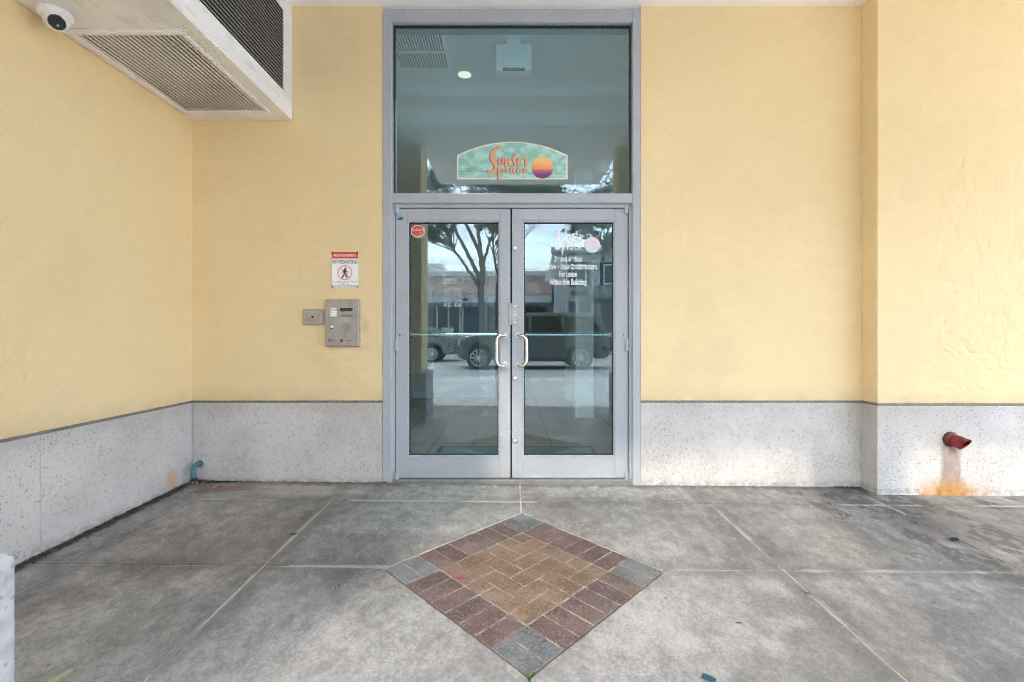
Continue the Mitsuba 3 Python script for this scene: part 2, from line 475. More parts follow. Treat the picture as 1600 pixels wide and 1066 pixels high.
# ------------------------------------------------------------------ the ground
pav = struct('pavement', 'stained grey concrete porch floor with pale mortar joints')
labels[pav]['label'] = 'stained grey concrete porch floor with pale mortar joints'
DC, DS = np.array([0.06, -1.233]), 0.982
H = DS / math.sqrt(2)
diamond = Polygon([(DC[0], DC[1] - H), (DC[0] + H, DC[1]), (DC[0], DC[1] + H), (DC[0] - H, DC[1])])


def ragged(poly, step=0.03, amp=0.0016):
    """The poly with a slightly broken edge."""
    out = []
    c = np.array(poly.exterior.coords)
    for a, b in zip(c[:-1], c[1:]):
        n = max(1, int(np.linalg.norm(b - a) / step))
        for k in range(n):
            out.append(a + (b - a) * k / n + (rng.uniform(-amp, amp, 2) if k else 0))
    return Polygon(out).buffer(0)


g = 0.0048
rows = [(0.05, -0.355, (-2.447, -2.2, 0.06, 2.57, 5.6)), (-0.355, -1.215, (-2.447, -2.2, -1.24, 0.06, 1.36, 2.57, 5.6)),
        (-1.215, -2.95, (-2.447, -2.2, -1.24, 0.06, 1.36, 2.57, 5.6)), (-2.95, -4.3, (-2.447, -1.24, 0.06, 1.36, 2.57, 5.6))]
for y1, y0, xs in rows:
    for x0, x1 in zip(xs[:-1], xs[1:]):
        gl = 0.002 if x0 == -2.2 and y1 > -1 or x0 == -2.447 else g
        p = sbox(x0 + gl, y0 + g, x1 - g, y1 - (g if y1 < 0 else 0)).difference(diamond.buffer(0.0065, join_style=2))
        for q in getattr(p, 'geoms', [p]):
            if q.area > 0.01:
                m = extrude(ragged(q), 0.06)
                m.apply_translation([0, 0, -0.06])
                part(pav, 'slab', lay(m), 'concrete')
bed = cbox(-2.6, 5.7, -4.32, 0.08, -0.12, -0.0035)
bed = lay(bed.subdivide().subdivide())
part(pav, 'mortar_joint', bed, 'mortar')

U = DS / 10.0


def uv_to_xy(u, v):
    c = math.sqrt(0.5)
    return DC[0] + (u - v) * U * c, DC[1] - H + (u + v) * U * c


def paver(u0, u1, v0, v1, mat, label=None):
    e = 0.0030 / U
    pts = [uv_to_xy(u0 + e, v0 + e), uv_to_xy(u1 - e, v0 + e), uv_to_xy(u1 - e, v1 - e), uv_to_xy(u0 + e, v1 - e)]
    pts = np.array(pts)
    ctr = pts.mean(0)
    ang = rng.normal(0, 0.006)
    R = np.array([[math.cos(ang), -math.sin(ang)], [math.sin(ang), math.cos(ang)]])
    pts = (pts - ctr) @ R.T * (1 - rng.uniform(0, 0.006)) + ctr
    top = rng.normal(0.0, 0.0006)
    tilt = np.clip(rng.normal(0, 0.005, 2), -0.009, 0.009)
    c = 0.004
    inner = ctr + (pts - ctr) * (1 - 2 * c / np.maximum(np.linalg.norm(pts - ctr, axis=1, keepdims=True), 1e-6))
    z = lambda q, h: np.c_[q, h + (q - ctr) @ tilt]
    v = np.vstack([z(pts, top - 0.06), z(pts, top - 0.0035), z(inner, top)])
    m = trimesh.convex.convex_hull(v)
    part(pav, 'brick', lay(m), mat, label=label)


def greys(): return ['paver_0', 'paver_1'][rng.integers(2)]
def reds(): return ['paver_2', 'paver_3'][rng.integers(2)]
def tans(): return ['paver_4', 'paver_5', 'paver_6', 'paver_4', 'paver_5'][rng.integers(5)]


for (u, v) in ((0, 0), (8, 0), (0, 8), (8, 8)):
    paver(u, u + 1, v, v + 2, greys())
    paver(u + 1, u + 2, v, v + 2, greys())
for k in range(2, 8):
    paver(0, 2, k, k + 1, reds())
    paver(8, 10, k, k + 1, reds())
    paver(k, k + 1, 0, 2, reds())
    paver(k, k + 1, 8, 10, reds())
for i in range(6):
    for j in range(6):
        k = (i - j) % 4
        if k == 0:
            paver(2 + i, 2 + min(i + 2, 6), 2 + j, 3 + j, tans())
        elif k == 3:
            paver(2 + i, 3 + i, 2 + j, 2 + min(j + 2, 6), tans())
        elif (k == 1 and i == 0) or (k == 2 and j == 0):
            paver(2 + i, 3 + i, 2 + j, 3 + j, tans())
mk = LineString([(-1.58, -2.06), (-1.555, -1.98), (-1.53, -1.92)]).buffer(0.011)
m = extrude(mk, 0.0012)
part(pav, 'paint_mark', lay(m), 'yellow_mark', label='short yellow paint stroke on the concrete')

# street beyond the porch, one sheet to the horizon
st = struct('street', 'pale concrete street and parking area in front of the porch')


def street_color(p, n, uv):
    c = mix((0.46, 0.46, 0.455), (0.54, 0.54, 0.53), fbm(p.x * 0.9, p.y * 0.9, 0.0, 4))
    j = dr.minimum(dr.abs(p.y + 6.2), dr.abs(p.y + 8.1))
    k = dr.abs(dr.abs(p.x - 0.06) - 1.9)
    near = smoothstep(-9.3, -9.1, p.y)
    c = c * (1 - 0.55 * near * smoothstep(0.03, 0.01, dr.minimum(j, k)))
    return mix(c * 0.75, c, near)


scene['street_concrete'] = {'type': 'principled', 'base_color': mikit.proc(street_color), 'roughness': 0.8, 'specular': 0.3}
ys = np.array([-4.325, -5.0, -6.0, -7.5, -9.2, -11.0, -13.0, -16.0, -22.0, -60.0, -300.0])
zs = np.array([-0.125, -0.13, -0.13, -0.12, -0.06, 0.01, 0.02, 0.05, 0.08, 0.08, 0.08])
v = np.array([[x, y, z] for y, z in zip(ys, zs) for x in (-300.0, 300.0)])
f = []
for i in range(len(ys) - 1):
    f += [[2 * i, 2 * i + 3, 2 * i + 1], [2 * i, 2 * i + 2, 2 * i + 3]]
m = trimesh.Trimesh(v, f, process=False)
if m.face_normals[0][2] < 0:
    m.invert()
part(st, 'surface', m, 'street_concrete')
m = trimesh.Trimesh([[-300, -4.325, -0.16], [300, -4.325, -0.16], [300, 60, -0.16], [-300, 60, -0.16]], [[0, 1, 2], [0, 2, 3]], process=False)
part(st, 'subgrade', m, 'street_concrete')
for k, x in enumerate((-5.4, -2.75, 3.9)):
    mm = cbox(x - 0.05, x + 0.05, -13.4, -9.6, 0, 0.006).subdivide().subdivide().subdivide()
    vv = np.array(mm.vertices)
    vv[:, 2] += np.interp(-vv[:, 1], -ys, zs)
    mm.vertices = vv
    part(st, 'parking_line', mm, 'white_print')

# ------------------------------------------------------------------ the walls
RV0, RV1 = 0.593, 0.613
XL, XJ0, XJ1, XP, YP = -2.447, -0.991, 0.986, 2.67, -0.155
SOF = 3.63

w = thing('wall', 'yellow stucco wall left of the glass doors, behind the intercom', 'wall')
part(w, 'stucco', cbox(XL, XJ0, 0.0, 0.2, RV1, SOF), 'stucco')
part(w, 'reveal', cbox(XL, XJ0, 0.012, 0.19, RV0, RV1), 'reveal_metal')
part(w, 'base_panel', cbox(XL, XJ0, 0.002, 0.2, -0.12, RV0, 0.002), 'cast_stone')
w = thing('wall', 'yellow stucco wall between the glass doors and the projecting pier', 'wall')
part(w, 'stucco', cbox(XJ1, XP + 0.05, 0.0, 0.2, RV1, SOF), 'stucco')
part(w, 'reveal', cbox(XJ1, XP + 0.05, 0.012, 0.19, RV0, RV1), 'reveal_metal')
part(w, 'base_panel', cbox(XJ1, XP + 0.05, 0.002, 0.2, -0.12, RV0, 0.002), 'cast_stone')
part(w, 'lintel', cbox(XJ0, XJ1, 0.03, 0.2, 3.61, SOF), 'soffit_white')
w = thing('wall', 'yellow stucco side wall running back to the corner under the vent box', 'wall')
part(w, 'stucco', cbox(XL - 0.25, XL, -4.9, 0.2, RV1, SOF), 'stucco')
part(w, 'reveal', cbox(XL - 0.24, XL - 0.012, -4.9, 0.2, RV0, RV1), 'reveal_metal')
part(w, 'base_panel', cbox(XL - 0.25, XL - 0.002, -1.1192, 0.2, -0.2, RV0, 0.0015), 'cast_stone')
part(w, 'base_panel', cbox(XL - 0.25, XL - 0.002, -4.9, -1.1208, -0.2, RV0, 0.0015), 'cast_stone')
w = thing('pier', 'yellow stucco pier standing proud at the right with the red drain pipe', 'pier')
part(w, 'stucco', cbox(XP, 5.6, YP, 0.2, RV1, SOF, 0.006), 'stucco')
part(w, 'reveal', cbox(XP + 0.012, 5.6, YP + 0.012, 0.2, RV0, RV1), 'reveal_metal')
part(w, 'base_panel', cbox(XP - 0.002, 5.6, YP - 0.002, 0.2, -0.2, RV0, 0.004), 'cast_stone')

s = thing('porch_roof', 'white soffit slab of the porch above the doors', 'roof')
part(s, 'soffit', cbox(XL - 0.3, 6.0, -2.95, 0.2, SOF, SOF + 0.3), 'soffit_white')
part(s, 'canopy', cbox(-1.2, 1.45, -4.06, -2.953, SOF + 0.002, SOF + 0.3), 'soffit_white')
part(s, 'upper_wall', cbox(XL - 0.3, 6.0, -2.9, 0.2, SOF + 0.303, 9.0), 'stucco')
part(s, 'added_shade_beam', cbox(XL + 0.003, -1.76, -2.9, -2.4, 3.30, SOF - 0.003), 'stucco')  # unseen beam added for shade, set high to let light in
part(s, 'added_shade_beam', cbox(1.95, 6.0, -2.9, -2.4, 2.62, SOF - 0.003), 'stucco')  # unseen beam added to keep the sun off the pier base


def refined(m, size):
    from manifold3d import Manifold, Mesh
    m.merge_vertices()
    o = Manifold(Mesh(np.asarray(m.vertices, np.float32), np.asarray(m.faces, np.uint32))).refine_to_length(size).to_mesh()
    return trimesh.Trimesh(np.array(o.vert_properties[:, :3], float), np.array(o.tri_verts), process=False)


def lumpy(m, amp, freq, size, seed):
    m = refined(m, size)
    n = np.array(m.vertex_normals)
    m.vertices = m.vertices + n * (meshkit.fbm(np.array(m.vertices) * freq, 4, seed)[:, None] - 0.5) * amp
    return m


c = thing('column', 'porch column on a rough white stone plinth at the bottom left edge', 'column')
part(c, 'shaft', cbox(-1.76, -1.205, -2.92, -2.455, 0.6, SOF - 0.003), 'stucco')
part(c, 'plinth', lumpy(cbox(-1.82, -1.137, -2.97, -2.445, -0.2, 0.614, 0.010), 0.0045, 70, 0.009, 4), 'rough_stone', True)
c = thing('column', 'porch column on a pale plinth, seen only as a reflection at the right of the transom', 'column')
part(c, 'shaft', cbox(1.41, 1.95, -2.80, -2.50, 0.6, SOF - 0.003), 'stucco')
part(c, 'plinth', cbox(1.37, 2.0, -2.84, -2.465, -0.2, 0.598, 0.01), 'rough_stone')

# ------------------------------------------------------------------ the vent box
b = thing('vent_box', 'off-white sheet metal duct box with dusty louvres in the upper left corner', 'vent')
BX0, BX1, BZ = XL + 0.003, -1.69, 2.757
part(b, 'casing', cat([cbox(BX0, BX1, -3.2, -1.04, BZ + 0.004, SOF - 0.002), cbox(BX0, BX1, -1.04, -0.002, BZ + 0.03, SOF - 0.002)]), 'vent_paint')


def ring(x0, x1, y0, y1, w, z0, z1):
    return cat([cbox(x0, x0 + w, y0, y1, z0, z1, 0.002), cbox(x1 - w, x1, y0, y1, z0, z1, 0.002), cbox(x0 + w, x1 - w, y0, y0 + w, z0, z1, 0.002), cbox(x0 + w, x1 - w, y1 - w, y1, z0, z1, 0.002)])


part(b, 'bottom_panel', cat([cbox(BX0, -2.40, -1.038, -0.002, BZ, BZ + 0.03, 0.002), cbox(-1.785, BX1, -1.038, -0.002, BZ, BZ + 0.03, 0.002), cbox(-2.40, -1.785, -0.135, -0.002, BZ, BZ + 0.03, 0.002), cbox(-2.40, -1.785, -1.038, -1.02, BZ, BZ + 0.03, 0.002)]), 'vent_paint')
part(b, 'grille_frame', ring(-2.41, -1.778, -1.03, -0.127, 0.028, BZ - 0.009, BZ + 0.002), 'vent_paint')
blades = []
for x in np.arange(-2.371, -1.81, 0.0285):
    bl = cbox(-0.0088, 0.0088, -1.0, -0.157, -0.0012, 0.0012)
    bl.apply_transform(trimesh.transformations.rotation_matrix(math.radians(14), [0, 1, 0]))
    bl.apply_translation([x, 0, BZ + 0.002])
    blades.append(bl)
part(b, 'grille_blades', cat(blades), 'dusty_louvre', stuff=True)
part(b, 'grille_cavity', cbox(-2.399, -1.786, -1.019, -0.136, BZ + 0.024, BZ + 0.029), 'cavity_grey')
part(b, 'corner_trim', cbox(BX1 - 0.05, BX1 + 0.012, -3.2, -0.002, BZ - 0.006, BZ - 0.0005, 0.002), 'vent_paint')
part(b, 'side_panel', cat([cbox(BX1, BX1 + 0.010, -3.2, -0.002, BZ, 2.915, 0.003), cbox(BX1, BX1 + 0.010, -0.130, -0.002, 2.916, SOF - 0.003, 0.003), cbox(BX1, BX1 + 0.010, -3.2, -0.131, 3.506, SOF - 0.003, 0.003)]), 'vent_paint')
blades = []
for z in np.arange(2.933, 3.50, 0.027):
    bl = cbox(-0.0012, 0.0012, -3.1, -0.135, -0.0062, 0.0062)
    bl.apply_transform(trimesh.transformations.rotation_matrix(math.radians(-15), [0, 1, 0]))
    bl.apply_translation([BX1 + 0.006, 0, z])
    blades.append(bl)
part(b, 'side_louvre_blades', cat(blades), 'dark_louvre', stuff=True, label='black louvre blades in the side of the box')
part(b, 'side_cavity', cbox(BX1 + 0.0005, BX1 + 0.002, -3.1, -0.131, 2.9165, 3.5055), 'void')

# dome camera under the box
d = thing('security_camera', 'white dome security camera under the vent box at the top left', 'camera')
cx, cy = -2.325, -1.17
prof = np.array([[0, 0.0], [0.066, 0.0], [0.070, -0.006], [0.070, -0.024], [0.064, -0.034], [0.056, -0.040], [0, -0.040]])
m = trimesh.creation.revolve(prof[::-1], sections=40)
m.apply_translation([cx, cy, BZ + 0.003])
part(d, 'base', m, 'white_plastic', 30)
ball = trimesh.creation.icosphere(4, 0.052)
ball.apply_translation([cx + 0.006, cy - 0.004, BZ - 0.042])
part(d, 'eyeball', ball, 'white_plastic', True)
aim = np.array([0.62, -0.50, -0.60])
aim /= np.linalg.norm(aim)
q = np.array([cx + 0.006, cy - 0.004, BZ - 0.042])
part(d, 'lens_face', tube([q + aim * 0.036, q + aim * 0.0505, q + aim * 0.0535], [0.034, 0.034, 0.031], 32), 'black_gloss', 30)
part(d, 'lens_window', tube([q + aim * 0.0535 + np.array([0.0, 0.004, -0.012]), q + aim * 0.0550 + np.array([0.0, 0.004, -0.012])], [0.005, 0.0045], 16), 'faint_print', 30)

# ------------------------------------------------------------------ the doors
d = thing('entrance_door', 'grey aluminium double glass door with transom between yellow walls', 'door')
FA = 'aluminium_paint'
y0, y1 = -0.004, 0.15
jz = fz(14)
part(d, 'jamb', cbox(fx(598), fx(612.2), y0, y1, -0.03, jz, 0.003), FA)
part(d, 'jamb', cbox(fx(988.5), fx(1000.8), y0, y1, -0.04, jz, 0.003), FA)
part(d, 'header', cbox(fx(612.4), fx(988.3), y0 + 0.002, y1, fz(35), jz, 0.003), FA)
part(d, 'transom_bar', cbox(fx(612.4), fx(988.3), y0 + 0.002, y1, fz(317.3), fz(302), 0.003), FA)
part(d, 'door_stop', cbox(lx(612.8), lx(617), 0.028, y1, 0.0, lz(318.6), 0.002), FA)
part(d, 'door_stop', cbox(lx(982.4), lx(987.5), 0.028, y1, 0.0, lz(318.6), 0.002), FA)
part(d, 'door_stop', cbox(lx(617.1), lx(982.3), 0.028, y1, lz(325.3), lz(318.8), 0.002), FA)
part(d, 'backing_strip', cat([cbox(fx(612), fx(614), 0.05, 0.14, 0.0, 2.1), cbox(fx(986.5), fx(988.8), 0.05, 0.14, 0.0, 2.1), cbox(-0.92, 0.92, 0.05, 0.14, lz(319), fz(317)), cbox(-0.92, 0.92, 0.10, 0.14, lz(330), lz(324.6))]), 'gap_dark')
part(d, 'threshold', cbox(-0.93, 0.93, 0.0, 0.14, -0.06, 0.004, 0.003), 'brushed_steel')
# transom glass with its gasket and beads
TX0, TX1, TZ0, TZ1 = fx(614.5), fx(986.3), fz(302), fz(36)
sheet = lambda x0, x1, z0, z1, y: trimesh.Trimesh([[x0, y, z0], [x1, y, z0], [x1, y, z1], [x0, y, z1]], [[0, 1, 2], [0, 2, 3]], process=False)
part(d, 'transom_glass', sheet(TX0, TX1, TZ0, TZ1, 0.045), 'pane_glass')
def frame4(x0, x1, z0, z1, w, ya, yb, c=0.0015):
    return cat([cbox(x0, x0 + w, ya, yb, z0, z1, c), cbox(x1 - w, x1, ya, yb, z0, z1, c), cbox(x0 + w, x1 - w, ya, yb, z0, z0 + w, c), cbox(x0 + w, x1 - w, ya, yb, z1 - w, z1, c)])
part(d, 'transom_gasket', frame4(TX0 - 0.004, TX1 + 0.004, TZ0 - 0.004, TZ1 + 0.004, 0.009, 0.032, 0.058), 'gasket')


def leaf(x0, x1, g0, g1, name):
    """A door leaf: stiles, rails, beads, gasket and glass."""
    k = numbered(d + '__leaf')
    zb, zt, gz0, gz1 = lz(747), lz(326.3), lz(711.5), lz(347.5)
    ya, yb = 0.040, 0.085
    put(k, cat([cbox(x0, lx(g0) - 0.012, ya, yb, zb, zt, 0.003), cbox(lx(g1) + 0.012, x1, ya, yb, zb, zt, 0.003)]), FA)
    part(k, 'top_rail', cbox(lx(g0) - 0.0118, lx(g1) + 0.0118, ya + 0.0006, yb, gz1 + 0.012, zt, 0.002), FA)
    part(k, 'bottom_rail', cbox(lx(g0) - 0.0118, lx(g1) + 0.0118, ya + 0.0006, yb, zb, gz0 - 0.012, 0.002), FA)
    part(k, 'glazing_bead', frame4(lx(g0) - 0.0117, lx(g1) + 0.0117, gz0 - 0.0117, gz1 + 0.0117, 0.0105, ya + 0.004, yb - 0.004, 0.002), FA)
    part(k, 'gasket', frame4(lx(g0) - 0.0035, lx(g1) + 0.0035, gz0 - 0.0035, gz1 + 0.0035, 0.0092, ya + 0.012, yb - 0.012), 'gasket')
    part(k, 'glass', sheet(lx(g0), lx(g1), gz0, gz1, 0.062), 'pane_glass')
    return k


LL = leaf(lx(618), lx(797.4), 639, 778.5, 'left')
RL = leaf(lx(800.0), lx(981.2), 819, 958.5, 'right')
part(d, 'meeting_seal', cbox(lx(797.2), lx(800.2), 0.060, 0.08, 0.01, 2.08), 'gap_dark')


def pull(k, xa, xb):
    za, zb = lz(524.5), lz(571.5)
    y = 0.0385
    p = [(xa, y, za), (xa, y - 0.030, za), (xa + 0.18 * (xb - xa), y - 0.047, za), (xa + 0.62 * (xb - xa), y - 0.056, za - 0.003), (xb - 0.1 * (xb - xa), y - 0.058, za - 0.022), (xb, y - 0.058, za - 0.05),
         (xb, y - 0.058, (za + zb) / 2), (xb, y - 0.058, zb + 0.05), (xb - 0.1 * (xb - xa), y - 0.058, zb + 0.022), (xa + 0.62 * (xb - xa), y - 0.056, zb + 0.003), (xa + 0.18 * (xb - xa), y - 0.047, zb), (xa, y - 0.030, zb), (xa, y, zb)]
    h = part(k, 'pull_handle', cat([tube(smooth_path(p, 6), 0.0125, 18)] + [tube([(xa, y + 0.001, z), (xa, y - 0.004, z)], 0.019, 24) for z in (za, zb)]), 'steel', 40)


pull(LL, lx(789), lx(776.2))
pull(RL, lx(809.5), lx(822.3))
part(LL, 'push_bar', cat([tube([(lx(640), 0.098, lz(523.5)), (lx(779), 0.098, lz(523.5))], 0.0105, 14), cbox(lx(636), lx(641.5), 0.085, 0.112, lz(527), lz(520), 0.002)]), 'chrome', 40)
part(RL, 'push_bar', cat([tube([(lx(818), 0.098, lz(523.5)), (lx(957), 0.098, lz(523.5))], 0.0105, 14), cbox(lx(953), lx(960), 0.085, 0.112, lz(527), lz(520), 0.002)]), 'chrome', 40)
lg = part(RL, 'latch_guard', cat([cbox(lx(799.6), lx(808.8), 0.0345, 0.0397, lz(508), lz(474), 0.0012), cbox(lx(795.2), lx(799.4), 0.0310, 0.0365, lz(508), lz(474), 0.0012)]), 'brushed_steel', label='scratched steel latch guard plate')
part(lg.rsplit('__', 1)[0], 'guard_screw', cat([tube([(lx(804.5), 0.0348, lz(v)), (lx(804.5), 0.0322, lz(v))], [0.009, 0.007], 16) for v in (478, 504)]), 'steel', 40)
part(RL, 'scratch_mark', cat([words('<', lx(804), lz(488.5), 0.022, 0.0344, 0.0004), words('ooo', lx(804.5), lz(494.3), 0.018, 0.0344, 0.0004, squeeze=0.8), words('cc', lx(804), lz(500.4), 0.014, 0.0344, 0.0004)]), 'white_print')
for v in (388, 590.5, 688):
    part(RL, 'lock_cylinder', cat([tube([(lx(805), 0.041, lz(v)), (lx(805), 0.031, lz(v)), (lx(805), 0.029, lz(v))], [0.021, 0.021, 0.018], 28)]), 'brushed_steel', 30)
    part(RL, 'lock_core', tube([(lx(805), 0.0305, lz(v)), (lx(805), 0.0275, lz(v))], [0.012, 0.0115], 20), 'white_plastic', 30)
for k, x, s in ((LL, 620.5, 1), (RL, 978.3, -1)):
    xx = lx(x)
    part(k, 'pivot', cat([tube([(xx, 0.033, lz(334.5)), (xx, 0.033, lz(322))], 0.0165, 18), cbox(xx - 0.015, xx + 0.015, 0.034, 0.05, lz(333.5), lz(322.5), 0.002)]), FA, 40)
    part(k, 'pivot', cat([tube([(xx, 0.031, lz(748.5)), (xx, 0.031, lz(737.5))], 0.0165, 18), tube([(xx, 0.028, 0.004), (xx, 0.028, -0.014)], 0.016, 18)]), FA, 40)
    part(k, 'hinge', cat([tube([(xx - s * 0.004, 0.033, lz(538.0)), (xx - s * 0.004, 0.033, lz(529.5))], 0.0145, 18), tube([(xx - s * 0.004, 0.033, lz(548)), (xx - s * 0.004, 0.033, lz(539.4))], 0.0152, 18), tube([(xx - s * 0.004, 0.034, lz(539.5)), (xx - s * 0.004, 0.034, lz(537.9))], 0.009, 12)]), FA, 40)
    part(k, 'screw', tube([(xx + s * 0.021, 0.0402, lz(523.6)), (xx + s * 0.021, 0.0388, lz(523.6))], 0.0065, 14), 'gap_dark')

# ------------------------------------------------------------------ stickers and lettering on the glass
s = thing('octagon_sticker', 'red octagonal alarm sticker with pale rim in the top corner of the left pane', 'sticker')
ox, oz, yg = lx(652), lz(360.5), 0.0612


def octagon(r, sx=1.0):
    return Polygon([(ox + sx * r * math.cos(a), oz + 0.92 * r * math.sin(a)) for a in np.arange(8) * math.pi / 4 + math.pi / 8])


part(s, 'rim', drawn(octagon(0.057), 0.0006, yg), 'pale_print')
part(s, 'face', drawn(octagon(0.050), 0.0006, yg - 0.0008), 'red_print')
part(s, 'lettering', cat([words('Secured', ox, oz + 0.001, 0.017, yg - 0.0014, 0.0004, squeeze=0.95), words('by', ox + 0.02, oz - 0.017, 0.011, yg - 0.0014, 0.0004), words('ALARM', ox, oz - 0.040, 0.012, yg - 0.0014, 0.0004)]), 'pale_print')

s = thing('blue_sticker', 'small torn light blue sticker on the door frame below the top left pivot', 'sticker')
pts = [(619, 344), (620, 340), (623, 338.3), (627, 337.6), (630.5, 339), (631, 342), (629, 344), (624, 344.6)]
part(s, 'paper', drawn(Polygon([(lx(a), lz(v)) for a, v in pts]), 0.0005, 0.0393), 'cyan_print')
part(s, 'print', drawn(Polygon([(lx(a), lz(v)) for a, v in [(621, 343.6), (624, 340.6), (627.5, 339.2), (630, 341.4), (626.5, 343.9)]]), 0.0004, 0.0386), 'teal_plastic')


def sunset_logo(x0, z0, h, sx):
    """Polygons of the drawn name: tall S, small UNSET, and 'place' below. x0, z0: left of S and baseline of UNSET; h: cap height of UNSET."""
    k = h
    S = stroke([(x0 + 2.0 * k, z0 + 2.55 * k), (x0 + 1.25 * k, z0 + 2.25 * k), (x0 + 0.62 * k, z0 + 1.55 * k), (x0 + 0.62 * k, z0 + 0.95 * k), (x0 + 1.05 * k, z0 + 0.2 * k), (x0 + 1.05 * k, z0 - 0.45 * k), (x0 + 0.55 * k, z0 - 0.80 * k), (x0 + 0.12 * k, z0 - 0.66 * k)],
               [0.10 * k, 0.34 * k, 0.62 * k, 0.58 * k, 0.52 * k, 0.42 * k, 0.40 * k, 0.46 * k])
    S2 = stroke([(x0 + 4.35 * k, z0 + 1.62 * k), (x0 + 3.95 * k, z0 + 1.5 * k), (x0 + 3.62 * k, z0 + 1.12 * k), (x0 + 3.72 * k, z0 + 0.62 * k), (x0 + 3.88 * k, z0 + 0.25 * k), (x0 + 3.72 * k, z0 - 0.02 * k), (x0 + 3.42 * k, z0 - 0.04 * k)],
                [0.08 * k, 0.24 * k, 0.34 * k, 0.32 * k, 0.28 * k, 0.22 * k, 0.10 * k])
    b = 0.30 * k
    U_ = stroke([(x0 + 1.62 * k, z0 + k), (x0 + 1.62 * k, z0 + 0.35 * k), (x0 + 1.85 * k, z0 + 0.08 * k), (x0 + 2.10 * k, z0 + 0.35 * k), (x0 + 2.12 * k, z0 + k)], [b, b, b * 0.7, b, b])
    N_ = unary_union([LineString([(x0 + 2.52 * k, z0), (x0 + 2.52 * k, z0 + k)]).buffer(b / 2, cap_style=2), LineString([(x0 + 3.10 * k, z0), (x0 + 3.10 * k, z0 + k)]).buffer(b / 2, cap_style=2), LineString([(x0 + 2.45 * k, z0 + 0.98 * k), (x0 + 3.12 * k, z0 + 0.30 * k)]).buffer(b / 3)])
    E_ = unary_union([stroke([(x0 + 4.85 * k, z0 + 0.92 * k), (x0 + 4.45 * k, z0 + 0.98 * k), (x0 + 4.25 * k, z0 + 0.55 * k), (x0 + 4.40 * k, z0 + 0.08 * k), (x0 + 4.85 * k, z0 + 0.06 * k)], [b * 0.5, b * 0.8, b * 1.1, b * 0.9, b * 0.5]), LineString([(x0 + 4.3 * k, z0 + 0.52 * k), (x0 + 4.75 * k, z0 + 0.55 * k)]).buffer(b * 0.25)])
    T_ = unary_union([LineString([(x0 + 5.0 * k, z0 + 0.95 * k), (x0 + 5.85 * k, z0 + 0.95 * k)]).buffer(b * 0.3, cap_style=2), LineString([(x0 + 5.42 * k, z0), (x0 + 5.42 * k, z0 + 0.95 * k)]).buffer(b * 0.55, cap_style=2)])
    q, zz = x0, z0 - 0.95 * k
    t = 0.26 * k
    def bar(xa, za, xb, zb, w=t): return LineString([(q + xa * k, zz + za * k), (q + xb * k, zz + zb * k)]).buffer(w / 2, cap_style=2)
    def bowl(xc, zc, r, gap=None):
        o = Point(q + xc * k, zz + zc * k).buffer(r * k, 16).difference(Point(q + xc * k + 0.03 * k, zz + zc * k).buffer((r - 0.15) * k, 16))
        if gap is not None:
            o = o.difference(Polygon([(q + xc * k, zz + zc * k), (q + (xc + 0.6) * k, zz + (zc + gap[0]) * k), (q + (xc + 0.6) * k, zz + (zc + gap[1]) * k)]))
        return o
    place = unary_union([bar(1.55, -0.75, 1.55, 0.66), bowl(1.90, 0.34, 0.34), bar(2.65, 0, 2.65, 0.95), bowl(3.38, 0.33, 0.33), bar(3.68, 0, 3.68, 0.66, t * 0.8), bowl(4.40, 0.33, 0.33, (0.3, -0.3)), bowl(5.25, 0.33, 0.33, (-0.02, -0.35)), bar(4.98, 0.33, 5.55, 0.36, t * 0.4)])
    return [affinity.scale(q_, sx, 1, origin=(x0, 0)) for q_ in (S, S2, U_, N_, E_, T_, place)]


def write_logo(k, name, polys, depth, y, mat, dx=0, dz=0):
    part(k, name, cat([drawn(affinity.translate(p, dx, dz), depth, y) for p in polys]), mat)


# the arched sign on the transom glass
s = thing('arched_sign', 'arched teal sign with cream border and orange lettering on the transom glass', 'sign')
tx, tz = lambda u: (u - 800) / 200.0, lambda v: CAM_Z + (524 - v) / 200.0
yS = 0.0425


def arch(i):
    a = [(714 + i, 280 - i), (887 - i, 280 - i), (887 - i, 242 + 0.3 * i)]
    for q in np.linspace(1, 0, 22):
        a.append((714 + i + (173 - 2 * i) * q, 242 - 21 * (1 - (2 * q - 1) ** 2) + i * 0.9))
    a.append((714 + i, 242 + 0.3 * i))
    return Polygon([(fx(800 + (u - 800) * 1.01), fz(524 + (v - 524) * 1.01)) for u, v in a]).buffer(0)


part(s, 'border', drawn(arch(0), 0.0012, yS), 'cream_print')
part(s, 'panel', drawn(arch(2.0), 0.0008, yS - 0.0014), 'teal_sign')
part(s, 'rule_line', drawn(sbox(fx(717), fz(265.0), fx(762), fz(264.1)), 0.0004, yS - 0.0024), 'dark_line')
part(s, 'rule_line', drawn(sbox(fx(825), fz(268.4), fx(884), fz(267.5)), 0.0004, yS - 0.0024), 'dark_line')
lg = sunset_logo(fx(762), fz(257), 0.060, 0.91)
write_logo(s, 'lettering_shadow', lg, 0.0005, yS - 0.0024, 'purple_print', -0.0065, 0.001)
write_logo(s, 'lettering', lg, 0.0006, yS - 0.0032, 'orange_print')
paint('sun_ball', mikit.proc(ball_tone(fz(243), fz(275))), 0.5)
part(s, 'sun_disc', disc(fx(848), fz(259), 0.085, yS - 0.0024, 0.0006), 'sun_ball')
part(s, 'small_print', words('THE SHOPS AT', fx(739), fz(262.6), 0.014, yS - 0.0024, 0.0004), 'dark_line')

